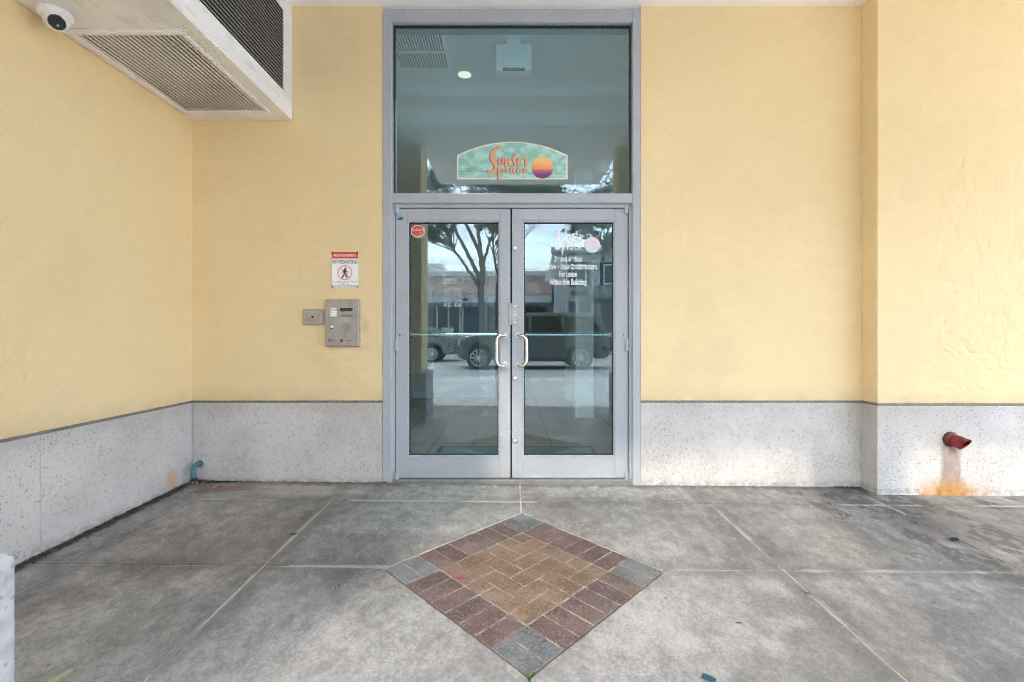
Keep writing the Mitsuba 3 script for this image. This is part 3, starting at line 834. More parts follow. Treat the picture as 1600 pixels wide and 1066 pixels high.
# white lettering on the two panes
s = thing('glass_lettering', 'white condominium lettering with pale sun logo on the right pane', 'lettering')
lg = sunset_logo(lx(868), lz(380), 0.050, 0.72)
write_logo(s, 'logo', lg, 0.0005, yg, 'pale_print')
part(s, 'sun_disc', disc(lx(926), lz(382), 0.062, yg, 0.0005), 'pale_ball')
for t, u0, u1, v in (('Executive - Style Condominiums', 842, 934, 420), ('For Lease', 874, 902, 432), ('Within this Building', 859, 917, 444.5), ('3', 866.5, 870.3, 408), ('and', 876.2, 886.3, 408), ('4', 888.5, 892.6, 408), ('floor', 898, 910, 408)):
    part(s, 'text_line', words(t, lx((u0 + u1) / 2), lz(v), 0.040, yg, 0.0005, bold=True, width=(u1 - u0) / 202), 'white_print')
for t, u in (('rd', 872.6), ('th', 895.2)):
    part(s, 'text_line', words(t, lx(u), lz(404), 0.019, yg, 0.0005, width=0.017), 'white_print')
s = thing('glass_lettering', 'faint white suite number lettering with ring logo on the left pane', 'lettering')
lg = sunset_logo(lx(690), lz(439), 0.023, 0.82)
write_logo(s, 'logo', lg, 0.0005, yg, 'faint_print')
part(s, 'sun_ring', drawn(Point(lx(717.5), lz(437.5)).buffer(0.030).difference(Point(lx(717.5), lz(437.5)).buffer(0.0265)), 0.0005, yg), 'faint_print')
for t, v, mt in (('Level 3 Suites', 454, 'faint_print'), ('5702 - 5722', 462.5, 'faint_print'), ('Level 4 Suites', 471, 'faint_print'), ('5725 - 5745', 479.5, 'white_print')):
    part(s, 'text_line', words(t, lx(707), lz(v), 0.028, yg, 0.0005, width=0.137), mt)

# ------------------------------------------------------------------ things on the wall
s = thing('warning_sign', 'white and red no trespassing sign screwed to the wall above the intercom', 'sign')
x0, x1, z0, z1 = fx(519), fx(560), fz(449), fz(394)
part(s, 'panel', cbox(x0, x1, -0.0065, -0.003, z0, z1, 0.001), 'white_print')
part(s, 'red_band', cbox(x0 + 0.001, x1 - 0.001, -0.0074, -0.0066, fz(404.5), z1 - 0.001), 'red_print')
xc = (x0 + x1) / 2
part(s, 'lettering', words('PRIVATE PROPERTY', xc, fz(401.6), 0.0175, -0.0075, 0.0006, bold=True, squeeze=0.72), 'white_print')
part(s, 'lettering', words('NO TRESPASSING', xc, fz(412.3), 0.027, -0.0067, 0.0006, bold=True, squeeze=0.59), 'black_print')
zc = fz(426.3)
part(s, 'prohibition_ring', drawn(unary_union([Point(xc, zc).buffer(0.056).difference(Point(xc, zc).buffer(0.0505)), LineString([(xc - 0.038, zc + 0.038), (xc + 0.038, zc - 0.038)]).buffer(0.0026)]), 0.0004, -0.0067), 'red_print')
P = lambda a, b_: (xc + a * 0.001, zc + b_ * 0.001)
man = unary_union([Point(P(4, 34)).buffer(0.0075), LineString([P(1, 22), P(-3, 2)]).buffer(0.0075), LineString([P(-3, 2), P(7, -12), P(12, -34)]).buffer(0.0048), LineString([P(-3, 2), P(-9, -18), P(-22, -36)]).buffer(0.0048),
                   LineString([P(0, 22), P(-13, 14), P(-18, 0)]).buffer(0.0036), LineString([P(2, 22), P(10, 8), P(23, 2)]).buffer(0.0036), LineString([P(12, -34), P(17, -34)]).buffer(0.004), LineString([P(-22, -36), P(-17, -38)]).buffer(0.004)])
part(s, 'walking_figure', drawn(man, 0.0005, -0.0072), 'black_print')
part(s, 'small_print', cat([words('This property is under video surveillance', xc, fz(441.3), 0.0085, -0.0067, 0.0004, squeeze=0.92), words('please call', xc, fz(444.3), 0.0085, -0.0067, 0.0004), words('for access to this building', xc, fz(447.6), 0.009, -0.0067, 0.0004, bold=True, squeeze=1.1)]), 'black_print')
for a, bb in ((x0 + 0.004, z0 + 0.004), (x1 - 0.004, z0 + 0.004), (x0 + 0.004, z1 - 0.004), (x1 - 0.004, z1 - 0.004)):
    part(s, 'screw', tube([(a, -0.006, bb), (a, -0.0105, bb)], [0.007, 0.005], 12), 'gap_dark')

s = thing('intercom', 'stainless entry intercom panel with keypad and small dark display on the wall', 'intercom')
x0, x1, z0, z1 = fx(511), fx(563), fz(541), fz(469)
yf = -0.030
part(s, 'case', cbox(x0, x1, yf, -0.001, z0, z1, 0.003), 'brushed_steel')
part(s, 'shadow_gap', cbox(x0 + 0.006, x1 - 0.0005, yf + 0.006, yf + 0.009, z0 - 0.0015, z1 + 0.0015), 'gap_dark')
part(s, 'display', cbox(fx(533), fx(553.5), yf - 0.0015, yf + 0.002, fz(487), fz(481.5), 0.0006), 'black_gloss')
part(s, 'display_bezel', frame4(fx(532.4), fx(554.1), fz(487.6), fz(481), 0.003, yf - 0.0022, yf + 0.001, 0.0006), 'faint_print')
lab = []
for v in (481.5, 485.8, 489.0, 492.0):
    lab.append(cbox(fx(518.5 + 0.4 * (v > 484)), fx(528.5), yf - 0.001, yf + 0.001, fz(v + 2.6), fz(v)))
part(s, 'paper_label', cat(lab), 'white_print')
part(s, 'printed_name', words('DIRECTORY', fx(543.5), fz(495.2), 0.013, yf, 0.0005, bold=True, squeeze=0.9), 'gap_dark')
for u_, v_ in ((545, 499.0), (544, 501.2)):
    part(s, 'printed_line', cbox(fx(536), fx(u_), yf - 0.0006, yf + 0.001, fz(v_), fz(v_ - 0.6)), 'white_plastic')
for i in range(3):
    for j in range(4):
        part(s, 'key', cbox(fx(540.4 + 3.7 * i) - 0.0062, fx(540.4 + 3.7 * i) + 0.0062, yf - 0.003, yf + 0.001, fz(507.5 + 3.4 * j) - 0.006, fz(507.5 + 3.4 * j) + 0.006, 0.0012), 'brushed_steel')
for i in range(3):
    for j in range(4):
        part(s, 'key_number', words('123456789*0#'[j * 3 + i], fx(540.4 + 3.7 * i), fz(507.5 + 3.4 * j) - 0.004, 0.008, yf - 0.003, 0.0003, bold=True), 'gap_dark')
part(s, 'lock_knob', tube([(fx(521.5), yf + 0.001, fz(511)), (fx(521.5), yf - 0.012, fz(511)), (fx(521.5), yf - 0.014, fz(511))], [0.010, 0.010, 0.008], 20), 'white_plastic', 30)
part(s, 'lock_plate', tube([(fx(520.6), yf + 0.001, fz(513)), (fx(520.6), yf - 0.003, fz(513))], 0.010, 20), 'gap_dark', 30)
part(s, 'camera_lens', tube([(fx(536), yf + 0.001, fz(532.2)), (fx(536), yf - 0.004, fz(532.2))], [0.0125, 0.010], 24), 'orange_leaf', 30)
part(s, 'camera_lens', tube([(fx(536), yf - 0.003, fz(532.2)), (fx(536), yf - 0.0055, fz(532.2))], 0.006, 18), 'black_gloss', 30)
part(s, 'printed_emblem', drawn(Point(fx(518), fz(531.6)).buffer(0.012).difference(Point(fx(518), fz(531.6)).buffer(0.008)).union(Point(fx(518), fz(531.6)).buffer(0.004)), 0.0004, yf), 'gap_dark')
part(s, 'printed_line', words('CALL', fx(524.5), fz(533), 0.010, yf, 0.0004), 'gap_dark')
part(s, 'printed_line', words('PRESS', fx(548), fz(533), 0.008, yf, 0.0004), 'gap_dark')

s = thing('card_reader', 'small grey wall plate with a black round hole left of the intercom', 'card reader')
x0, x1, z0, z1 = fx(474), fx(507), fz(507.5), fz(483.5)
part(s, 'plate', cbox(x0, x1, -0.016, -0.001, z0, z1, 0.003), 'brushed_steel')
part(s, 'inner_plate', cbox(fx(478.5), fx(502.5), -0.0195, -0.0155, fz(503.5), fz(488), 0.0015), 'brushed_steel')
part(s, 'edge_line', frame4(fx(478.5) - 0.0025, fx(502.5) + 0.0025, fz(503.5) - 0.0025, fz(488) + 0.0025, 0.0025, -0.0163, -0.0155, 0.0002), 'faint_print')
part(s, 'hole', tube([(fx(490), -0.0194, fz(495.3)), (fx(490), -0.0200, fz(495.3))], 0.0085, 20), 'void')

# ------------------------------------------------------------------ the two pipes
s = thing('drain_pipe', 'short rusty red drain pipe sticking out of the pier base', 'pipe')
pz, px_ = 0.345, 3.205


def open_pipe(path, ro, ri, sides, cut=0.0, right=0.0):
    o = tube(path, ro, sides, cap=False)
    i = tube(path, ri, sides, cap=False)
    i.invert()
    n = len(path)
    for mm in (o, i):
        vv = np.array(mm.vertices)
        e = vv[(n - 1) * sides:]
        e[:, 1] -= cut * (e[:, 2] - e[:, 2].mean())
        vv[(n - 1) * sides:] = e
        mm.vertices = vv
    v = np.vstack([o.vertices[(n - 1) * sides:], i.vertices[(n - 1) * sides:]])
    f = []
    for j in range(sides):
        k = (j + 1) % sides
        f += [[j, sides + j, sides + k], [j, sides + k, k]]
    rim = trimesh.Trimesh(v, f, process=False)
    rim2 = rim.copy()
    rim2.invert()
    return cat([o, i, rim, rim2])


part(s, 'barrel', open_pipe([(px_, YP + 0.01, pz + 0.008), (px_ + 0.008, YP - 0.04, pz + 0.003), (px_ + 0.022, YP - 0.088, pz - 0.012)], 0.043, 0.038, 28, cut=0.5), 'red_pipe_paint', 40)
part(s, 'flange', tube([(px_ - 0.006, YP + 0.004, pz + 0.008), (px_ - 0.006, YP - 0.010, pz + 0.008), (px_ - 0.003, YP - 0.020, pz + 0.006)], [0.055, 0.055, 0.047], 28), 'dark_rust', 30)
part(s, 'bore', tube([(px_, YP - 0.02, pz), (px_, YP - 0.024, pz)], 0.037, 24), 'void')
s = thing('drain_pipe', 'bent teal drain pipe in the corner below the vent box', 'pipe')
pp = smooth_path([(-2.385, 0.01, 0.132), (-2.385, -0.040, 0.132), (-2.380, -0.070, 0.124), (-2.372, -0.092, 0.102), (-2.369, -0.098, 0.072), (-2.369, -0.099, 0.055)], 7)
part(s, 'barrel', tube(pp, 0.0180, 20), 'teal_pipe_paint', 50)
part(s, 'coupling', tube([(-2.385, -0.004, 0.132), (-2.385, -0.030, 0.132)], 0.0235, 22), 'teal_pipe_paint', 30)
part(s, 'clamp', tube([(-2.385, -0.006, 0.132), (-2.385, -0.014, 0.132)], 0.0255, 22), 'gap_dark', 30)

# ------------------------------------------------------------------ litter
fl = []


def flake(x, y, s, lift=0.0):
    a = rng.uniform(0, 2 * math.pi)
    k = rng.integers(3, 6)
    ang = a + np.sort(rng.uniform(0, 2 * math.pi, k))
    r = s * rng.uniform(0.5, 1.0, k)
    pts = np.c_[x + r * np.cos(ang), y + r * np.sin(ang) * rng.uniform(0.3, 1), np.full(k, lift) + rng.uniform(0.001, 0.006 + s * 0.5, k)]
    pts[:, 2] += ground_z(pts[:, 0], pts[:, 1])
    c = pts.mean(0)
    c[2] += s * 0.2
    return trimesh.Trimesh(np.vstack([pts, c]), [[j, (j + 1) % k, k] for j in range(k)], process=False)


for i in range(2300):
    y = -2.0 * rng.random() ** 1.2
    w_ = 0.052 * (0.6 + 0.8 * meshkit.noise(np.array([y * 9, 0.5, 2.5])))
    fl.append(flake(XL + 0.003 + abs(rng.normal(0, 0.55)) * w_, y, rng.uniform(0.006, 0.014)))
for i in range(420):
    t, r = rng.random() ** 1.5 * 0.34, abs(rng.normal(0, 0.035))
    fl.append(flake(XL + 0.01 + t, -0.006 - r * (1 - t * 2.2), rng.uniform(0.005, 0.013), max(0, 0.03 - t * 0.15 - r * 0.4) * rng.random()))
for i in range(260):
    fl.append(flake(rng.uniform(-2.1, -1.0), -0.004 - abs(rng.normal(0, 0.006)), rng.uniform(0.002, 0.008)))
for i in range(160):
    fl.append(flake(XP - 0.12 + rng.normal(0, 0.07), -0.01 - abs(rng.normal(0, 0.02)), rng.uniform(0.003, 0.010), 0.004))
for i in range(40):
    fl.append(flake(-0.985 + rng.normal(0, 0.02), -0.006 - abs(rng.normal(0, 0.008)), rng.uniform(0.003, 0.009), 0.004))
k = put('leaf_litter', cat(fl), 'litter')
labels[k] = {'label': 'black rotted leaf litter gathered along the foot of the walls', 'category': 'litter', 'kind': 'stuff'}
ch = []
for i in range(16):
    ch.append(flake(-2.38 + rng.normal(0, 0.045), -0.05 - abs(rng.normal(0, 0.03)), rng.uniform(0.005, 0.014), 0.014))
k = put('pale_chips', cat(ch), 'cream_print')
scene[k]['bsdf'] = {'type': 'twosided', 'bsdf': {'type': 'diffuse', 'reflectance': rgb(0.5, 0.48, 0.44)}}
labels[k] = {'label': 'pale paint chips lying on the litter under the teal pipe', 'category': 'debris', 'kind': 'stuff'}


def floor_leaf(name, label, cat_, x, y, L, wd, ang, mat, curl=0.25, thick=0.0009):
    """A dry leaf: a bent lens of paper with a midrib fold."""
    n = 9
    t = np.linspace(-1, 1, n)
    hw = wd / 2 * np.sqrt(np.maximum(0, 1 - t * t)) * (1 - 0.25 * t)
    lift = curl * L * 0.25 * t * t
    rows_ = []
    for i in range(n):
        rows_ += [[t[i] * L / 2, -hw[i], lift[i] + hw[i] * 0.5], [t[i] * L / 2, 0, lift[i]], [t[i] * L / 2, hw[i], lift[i] + hw[i] * 0.4]]
    v = np.array(rows_)
    f = []
    for i in range(n - 1):
        for j in range(2):
            a = 3 * i + j
            f += [[a, a + 3, a + 4], [a, a + 4, a + 1]]
    c, s_ = math.cos(ang), math.sin(ang)
    w3 = np.c_[x + v[:, 0] * c - v[:, 1] * s_, y + v[:, 0] * s_ + v[:, 1] * c, v[:, 2] + 0.002]
    w3[:, 2] += ground_z(w3[:, 0], w3[:, 1])
    k = put(name, trimesh.Trimesh(w3, f, process=False), mat)
    labels[k] = {'label': label, 'category': cat_}


floor_leaf('dry_leaf', 'dark curled leaf on the stained concrete at the far right', 'leaf', 2.53, -0.88, 0.055, 0.045, 0.3, 'dark_leaf', 1.0)
floor_leaf('dry_leaf', 'reddish brown sliver of leaf beside the right floor joint', 'leaf', 1.345, -1.41, 0.055, 0.014, -0.75, 'brown_leaf')
floor_leaf('dry_leaf', 'small dark leaf lying on the concrete slab left of the bricks', 'leaf', -1.25, -0.88, 0.045, 0.02, 0.2, 'dark_leaf')
floor_leaf('dry_leaf', 'small orange leaf on the tan bricks near the front corner', 'leaf', 0.058, -1.56, 0.03, 0.02, 0.8, 'orange_leaf')
floor_leaf('dry_leaf', 'black leaf at the right edge of the photo on the concrete', 'leaf', 2.36, -1.445, 0.03, 0.012, -0.3, 'dark_leaf')
floor_leaf('dry_leaf', 'tiny dark twig on the slab right of the bricks', 'leaf', 0.93, -1.63, 0.03, 0.006, 0.0, 'dark_leaf')
floor_leaf('flower_petal', 'crumpled magenta petal on the left edge of the tan bricks', 'petal', -0.245, -1.315, 0.032, 0.026, 0.5, 'pink_petal', 0.8)
gap_bits = []
for i in range(46):
    s_ = rng.choice([0, 0, 0, 1])
    t = rng.random()
    q = (DC + np.array([H, 0]) * t + np.array([0, -H]) * (1 - t)) if s_ == 0 else (DC + np.array([-H, 0]) * t + np.array([0, -H]) * (1 - t))
    q = q + rng.normal(0, 0.003, 2)
    gap_bits.append(flake(q[0], q[1], rng.uniform(0.003, 0.011), 0.001))
k = put('leaf_crumbs', cat(gap_bits), 'orange_leaf')
labels[k] = {'label': 'orange leaf crumbs caught in the gap around the brick diamond', 'category': 'leaf crumbs', 'kind': 'stuff'}
crumb = []
for i in range(70):
    crumb.append(flake(rng.uniform(-2.1, 2.6), rng.uniform(-2.0, -0.1), rng.uniform(0.0015, 0.005)))
for i in range(6):
    crumb.append(flake(-0.80 + rng.normal(0, 0.015), -1.39 + rng.normal(0, 0.012), rng.uniform(0.004, 0.009)))
k = put('dirt_specks', cat(crumb), 'litter')
labels[k] = {'label': 'scattered dark specks of dirt over the concrete floor', 'category': 'dirt', 'kind': 'stuff'}
# plastic tag
m = cbox(-0.022, 0.022, -0.014, 0.014, 0.0, 0.0022, 0.0008)
rib = cat([m] + [cbox(-0.020, 0.020, q - 0.0008, q + 0.0008, 0.002, 0.0030) for q in (-0.006, 0.0, 0.006)])
rib.apply_transform(trimesh.transformations.rotation_matrix(math.radians(-38), [0, 0, 1]))
rib.apply_translation([0.677, -1.925, 0.001])
k = put('plastic_tag', lay(rib), 'teal_plastic')
labels[k] = {'label': 'small flat dark teal plastic tag lying on the floor at the bottom', 'category': 'tag'}
# weed in the front corner of the bricks
s = thing('weed', 'tiny green weed sprouting at the front corner of the brick diamond', 'plant')
wl = []
for i in range(12):
    a = rng.uniform(0, 2 * math.pi)
    L = rng.uniform(0.012, 0.026)
    o = np.array([DC[0] + rng.normal(0, 0.005), DC[1] - H + rng.normal(0, 0.005)])
    dvec = np.array([math.cos(a), math.sin(a)])
    n_ = np.array([-dvec[1], dvec[0]])
    z = float(ground_z(*o))
    pts = [[*o, z], [*(o + dvec * L * 0.5 + n_ * 0.005), z + L * 0.45], [*(o + dvec * L), z + L * 0.5], [*(o + dvec * L * 0.5 - n_ * 0.005), z + L * 0.45]]
    wl.append(trimesh.Trimesh(pts, [[0, 1, 2], [0, 2, 3]], process=False))
part(s, 'leaves', cat(wl), 'green_leaf')

# ------------------------------------------------------------------ the lobby behind the glass
paint('lobby_wall', (0.60, 0.61, 0.60), 0.7)
paint('lobby_ceiling', (0.74, 0.76, 0.77), 0.8)
scene['lobby_tile'] = {'type': 'principled', 'base_color': mikit.proc(lambda p, n, uv: mix((0.105, 0.085, 0.078), (0.165, 0.138, 0.125), fbm(p.x * 4, p.y * 4, 2.0, 4)) * (1 - 0.5 * smoothstep(0.012, 0.006, dr.minimum(dr.abs(p.x / 0.4 - dr.round(p.x / 0.4)) * 0.4, dr.abs(p.y / 0.4 - dr.round(p.y / 0.4)) * 0.4)))), 'roughness': 0.35, 'specular': 0.4}
LX0, LX1, LY1 = -1.75, 1.85, 4.6
k = struct('lobby_floor', 'dark brown stone tiles inside the doors')
part(k, 'surface', cbox(LX0, LX1, 0.141, 8.2, -0.1, 0.0), 'lobby_tile')
k = struct('lobby_ceiling', 'white stepped ceiling behind the transom')
part(k, 'surface', cat([cbox(LX0, LX1, 0.201, 1.40, 3.6, 3.75), cbox(LX0, LX1, 1.40, 8.2, 3.36, 3.75), cbox(LX0, LX1, 1.06, 1.398, 3.50, 3.598)]), 'lobby_ceiling')
k = struct('lobby_wall', 'pale inner walls of the lobby')
part(k, 'surface', cat([cbox(LX0 - 0.15, LX0, 0.201, 8.2, -0.1, 3.75), cbox(LX1, LX1 + 0.15, 0.201, 8.2, -0.1, 3.75), cbox(LX0, -0.40, LY1, LY1 + 0.15, 0, 3.36), cbox(0.95, LX1, LY1 - 1.8, LY1 + 0.15, 0, 3.36), cbox(-0.40, 0.95, LY1, LY1 + 0.15, 2.3, 3.36), cbox(LX0, LX1, 8.2, 8.35, -0.1, 3.75)]), 'lobby_wall')
part(k, 'baseboard', cat([cbox(LX0, -0.40, LY1 - 0.015, LY1, 0, 0.12, 0.004), cbox(0.935, LX1, LY1 - 1.815, LY1 - 1.801, 0, 0.12, 0.004)]), 'white_plastic')
part(k, 'corner_post', cat([cbox(0.86, 1.10, LY1 - 1.95, LY1 - 1.82, 0, 3.36, 0.004), cbox(-0.40, -0.30, LY1 - 0.05, LY1 + 0.2, 0, 3.36, 0.004)]), 'white_plastic')
for x, y, t in ((1.36, LY1 - 1.802, 'dark panelled inner door with a black lever at the right of the lobby'), (-1.0, LY1 - 0.002, 'dark inner door with a black lever at the left end of the lobby')):
    s = thing('inner_door', t, 'door')
    paint('inner_door_paint', (0.16, 0.19, 0.19), 0.5)
    part(s, 'panel', cbox(x - 0.38, x + 0.42, y - 0.03, y, 0.01, 2.1, 0.004), 'inner_door_paint')
    part(s, 'lever', cat([tube([(x - 0.10, y - 0.03, 0.93), (x - 0.10, y - 0.055, 0.93)], 0.034, 20), tube([(x - 0.10, y - 0.06, 0.93), (x + 0.04, y - 0.06, 0.925)], 0.011, 10)]), 'black_print', 40)
s = thing('floor_mat', 'dark green entrance mat with black border inside the doors', 'mat')
paint('mat_rubber', (0.012, 0.016, 0.018), 0.8)
paint('mat_pile', {**mikit.proc(lambda p, n, uv: mi.Color3f(0.03, 0.075, 0.07) * (0.6 + 0.8 * noise(p.x * 160, p.y * 160, 1.0)))}, 0.95)
part(s, 'border', cbox(-0.72, 0.80, 0.22, 1.06, 0.001, 0.009, 0.003), 'mat_rubber')
part(s, 'pile', cbox(-0.67, 0.75, 0.27, 1.01, 0.0092, 0.014, 0.002), 'mat_pile')
s = thing('air_grille', 'square ceiling air grille inside, at the left of the transom', 'grille')
part(s, 'frame', ring(-1.06, -0.56, 0.24, 0.78, 0.03, 3.588, 3.599), 'soffit_white')
part(s, 'centre_bar', cbox(-1.03, -0.59, 0.50, 0.515, 3.586, 3.598), 'soffit_white')
bl = []
for x in np.arange(-1.02, -0.595, 0.024):
    q = cbox(-0.001, 0.001, 0.272, 0.748, -0.0055, 0.0055)
    q.apply_transform(trimesh.transformations.rotation_matrix(math.radians(80), [0, 1, 0]))
    q.apply_translation([x, 0, 3.591])
    bl.append(q)
part(s, 'blades', cat(bl), 'soffit_white', stuff=True)
part(s, 'cavity', cbox(-1.03, -0.59, 0.27, 0.75, 3.597, 3.5995), 'cavity_grey')
s = thing('emergency_light', 'white box lamp hanging from the lobby ceiling, seen through the transom', 'lamp')
part(s, 'housing', cbox(-0.135, 0.165, 0.33, 0.43, 3.335, 3.555, 0.008), 'soffit_white')
part(s, 'mount', cbox(-0.045, 0.075, 0.34, 0.42, 3.555, 3.599, 0.003), 'soffit_white')
part(s, 'lamp_slot', cbox(-0.075, 0.105, 0.326, 0.345, 3.331, 3.35, 0.002), 'dark_louvre')
s = thing('ceiling_light', 'small lit round downlight in the lobby ceiling', 'lamp')
m = trimesh.creation.cylinder(0.062, 0.006, sections=32)
m.apply_translation([-0.452, 0.86, 3.5965])
part(s, 'trim', tube([(-0.452, 0.86, 3.5995), (-0.452, 0.86, 3.594)], [0.078, 0.074], 32), 'soffit_white', 30)
k = part(s, 'lens', trimesh.Trimesh([[-0.452 + 0.062 * math.cos(a), 0.86 + 0.062 * math.sin(a), 3.5930] for a in np.arange(32) * math.pi / 16], [[0, j + 1, j] for j in range(1, 31)], process=False), 'white_plastic')
scene[k]['emitter'] = {'type': 'area', 'radiance': rgb(0.030, 0.032, 0.022)}
scene[s + '__bulb'] = {'type': 'spot', 'to_world': T().look_at(origin=[-0.452, 0.86, 3.585], target=[-0.452, 0.861, 0], up=[1, 0, 0]), 'intensity': rgb(0.95, 0.97, 0.95), 'cutoff_angle': 56.0, 'beam_width': 6.0}

# ------------------------------------------------------------------ across the street (seen in the glass)
paint('tyre', (0.02, 0.02, 0.02), 0.8)
paint('rim_metal', (0.62, 0.63, 0.64), 0.3, metallic=0.8)
paint('car_glass', (0.008, 0.01, 0.011), 0.08, spec=0.35)
paint('dark_trim', (0.02, 0.02, 0.02), 0.5)
paint('lamp_white', (0.6, 0.62, 0.62), 0.1)
paint('lamp_red', (0.35, 0.01, 0.01), 0.15)
scene['car_paint'] = {'type': 'principled', 'base_color': rgb(0.062, 0.08, 0.083), 'roughness': 0.3, 'metallic': 0.0, 'clearcoat': 1.0, 'clearcoat_gloss': 0.95}
scene['car_paint_grey'] = {'type': 'principled', 'base_color': rgb(0.17, 0.17, 0.17), 'roughness': 0.35, 'metallic': 0.4, 'clearcoat': 1.0, 'clearcoat_gloss': 0.95}


def car(label, xf, y_near, zg, body, house, wins, axles, rw, width, mat):
    """A car parked side-on, its front towards -x at xf, its near side at y_near."""
    s = thing('parked_car', label, 'car')
    yc = y_near - width / 2
    pb = Polygon(body)
    for a in axles:
        pb = pb.difference(Point(a, rw).buffer(rw + 0.07, 20))

    def solid(poly, w, top=None):
        m = extrude(poly, w)
        m = refined(m, 0.09)
        v = np.array(m.vertices)
        v = np.c_[v[:, 0], v[:, 2] - w / 2, v[:, 1]]
        if top:
            v[:, 1] *= 1 - top * np.clip((v[:, 2] - house[0][1]) / (house[2][1] - house[0][1]), 0, 1)
        e = np.abs(v[:, 1]) / (w / 2)
        v[:, 0] = v[:, 0] + np.where(v[:, 0] < 1.0, 1, 0) * 0.22 * e ** 3 * (1 - v[:, 0]) - np.where(v[:, 0] > body_len - 0.7, 1, 0) * 0.18 * e ** 3 * (v[:, 0] - body_len + 0.7)
        m = trimesh.Trimesh(v, m.faces[:, ::-1], process=False)
        trimesh.smoothing.filter_laplacian(m, 0.35, 4)
        m.apply_translation([xf, yc, zg])
        if m.volume < 0:
            m.invert()
        return m
    body_len = max(p[0] for p in body)
    part(s, 'body', solid(pb, width), mat, 50)
    part(s, 'cabin', solid(Polygon(house), width * 0.94, 0.16), mat, 50)
    z0h, z1h = house[0][1], house[2][1]
    for side in (1, -1):
        for wv in wins:
            m = extrude(Polygon(wv).buffer(-0.02).buffer(0.02), 0.02)
            v = np.array(m.vertices)
            yy = width * 0.47 * (1 - 0.16 * np.clip((v[:, 1] - z0h) / (z1h - z0h), 0, 1)) + 0.006 + v[:, 2]
            m = trimesh.Trimesh(np.c_[v[:, 0] + xf, yc + side * yy, v[:, 1] + zg], m.faces, process=False)
            if m.volume < 0:
                m.invert()
            part(s, 'window', m, 'car_glass')
        for a in axles:
            # revolved about z, then laid along y with its outer face at +side
            ring_ = np.array([[0.0, 0.26], [rw - 0.03, 0.26], [rw, 0.23], [rw, 0.06], [rw - 0.04, 0.025], [rw * 0.73, 0.03], [rw * 0.69, 0.12], [0.0, 0.12]])
            tm = trimesh.creation.revolve(ring_, sections=36)
            vv = np.array(tm.vertices)
            tm = trimesh.Trimesh(np.c_[vv[:, 0] + xf + a, yc + side * (width / 2 - vv[:, 2]), vv[:, 1] + zg + rw], tm.faces, process=False)
            if tm.volume < 0:
                tm.invert()
            wk = part(s, 'wheel', tm, 'tyre', 40)
            sp = []
            for i in range(10):
                b_ = cbox(0.05, rw * 0.66, -0.012, 0.012, -0.018, 0.018, 0.004)
                b_.apply_transform(trimesh.transformations.rotation_matrix(i * math.pi / 5, [0, 1, 0]))
                b_.apply_translation([xf + a, yc + side * (width / 2 - 0.045), zg + rw])
                sp.append(b_)
            rr = Point(0, 0).buffer(rw * 0.70, 24).difference(Point(0, 0).buffer(rw * 0.62, 24))
            rm = extrude(rr, 0.05)
            rm = trimesh.Trimesh(np.c_[rm.vertices[:, 0] + xf + a, rm.vertices[:, 2] - 0.025 + yc + side * (width / 2 - 0.05), rm.vertices[:, 1] + zg + rw], rm.faces[:, ::-1], process=False)
            hub = tube([(xf + a, yc + side * (width / 2 - 0.08), zg + rw), (xf + a, yc + side * (width / 2 - 0.02), zg + rw)], 0.07, 18)
            if hub.volume < 0:
                hub.invert()
            part(wk, 'rim', cat(sp + [rm, hub]), 'rim_metal')
        mk = cbox(-0.09, 0.09, -0.12, 0.10, -0.07, 0.08, 0.03)
        mk.apply_translation([xf + wins[0][0][0] + 0.12, yc + side * (width / 2 + 0.05), zg + z0h + 0.04])
        part(s, 'mirror', mk, 'dark_trim')
        hl = cbox(0.06, 0.42, -0.03, 0.03, body[2][1] - 0.22, body[2][1] - 0.05, 0.02)
        hl.apply_translation([xf + 0.12, yc + side * (width / 2 - 0.10), zg])
        part(s, 'headlight', hl, 'lamp_white')
        tl = cbox(-0.03, 0.03, -0.05, 0.05, -0.16, 0.16, 0.02)
        tl.apply_translation([xf + body_len - 0.06, yc + side * (width / 2 - 0.11), zg + body[2][1]])
        part(s, 'tail_light', tl, 'lamp_red')
        sl = cbox(axles[0] + rw + 0.12, axles[1] - rw - 0.12, -0.02, 0.02, 0.27, 0.37, 0.01)
        sl.apply_translation([xf, yc + side * (width / 2 - 0.01), zg])
        part(s, 'sill_trim', sl, 'dark_trim')
    return s


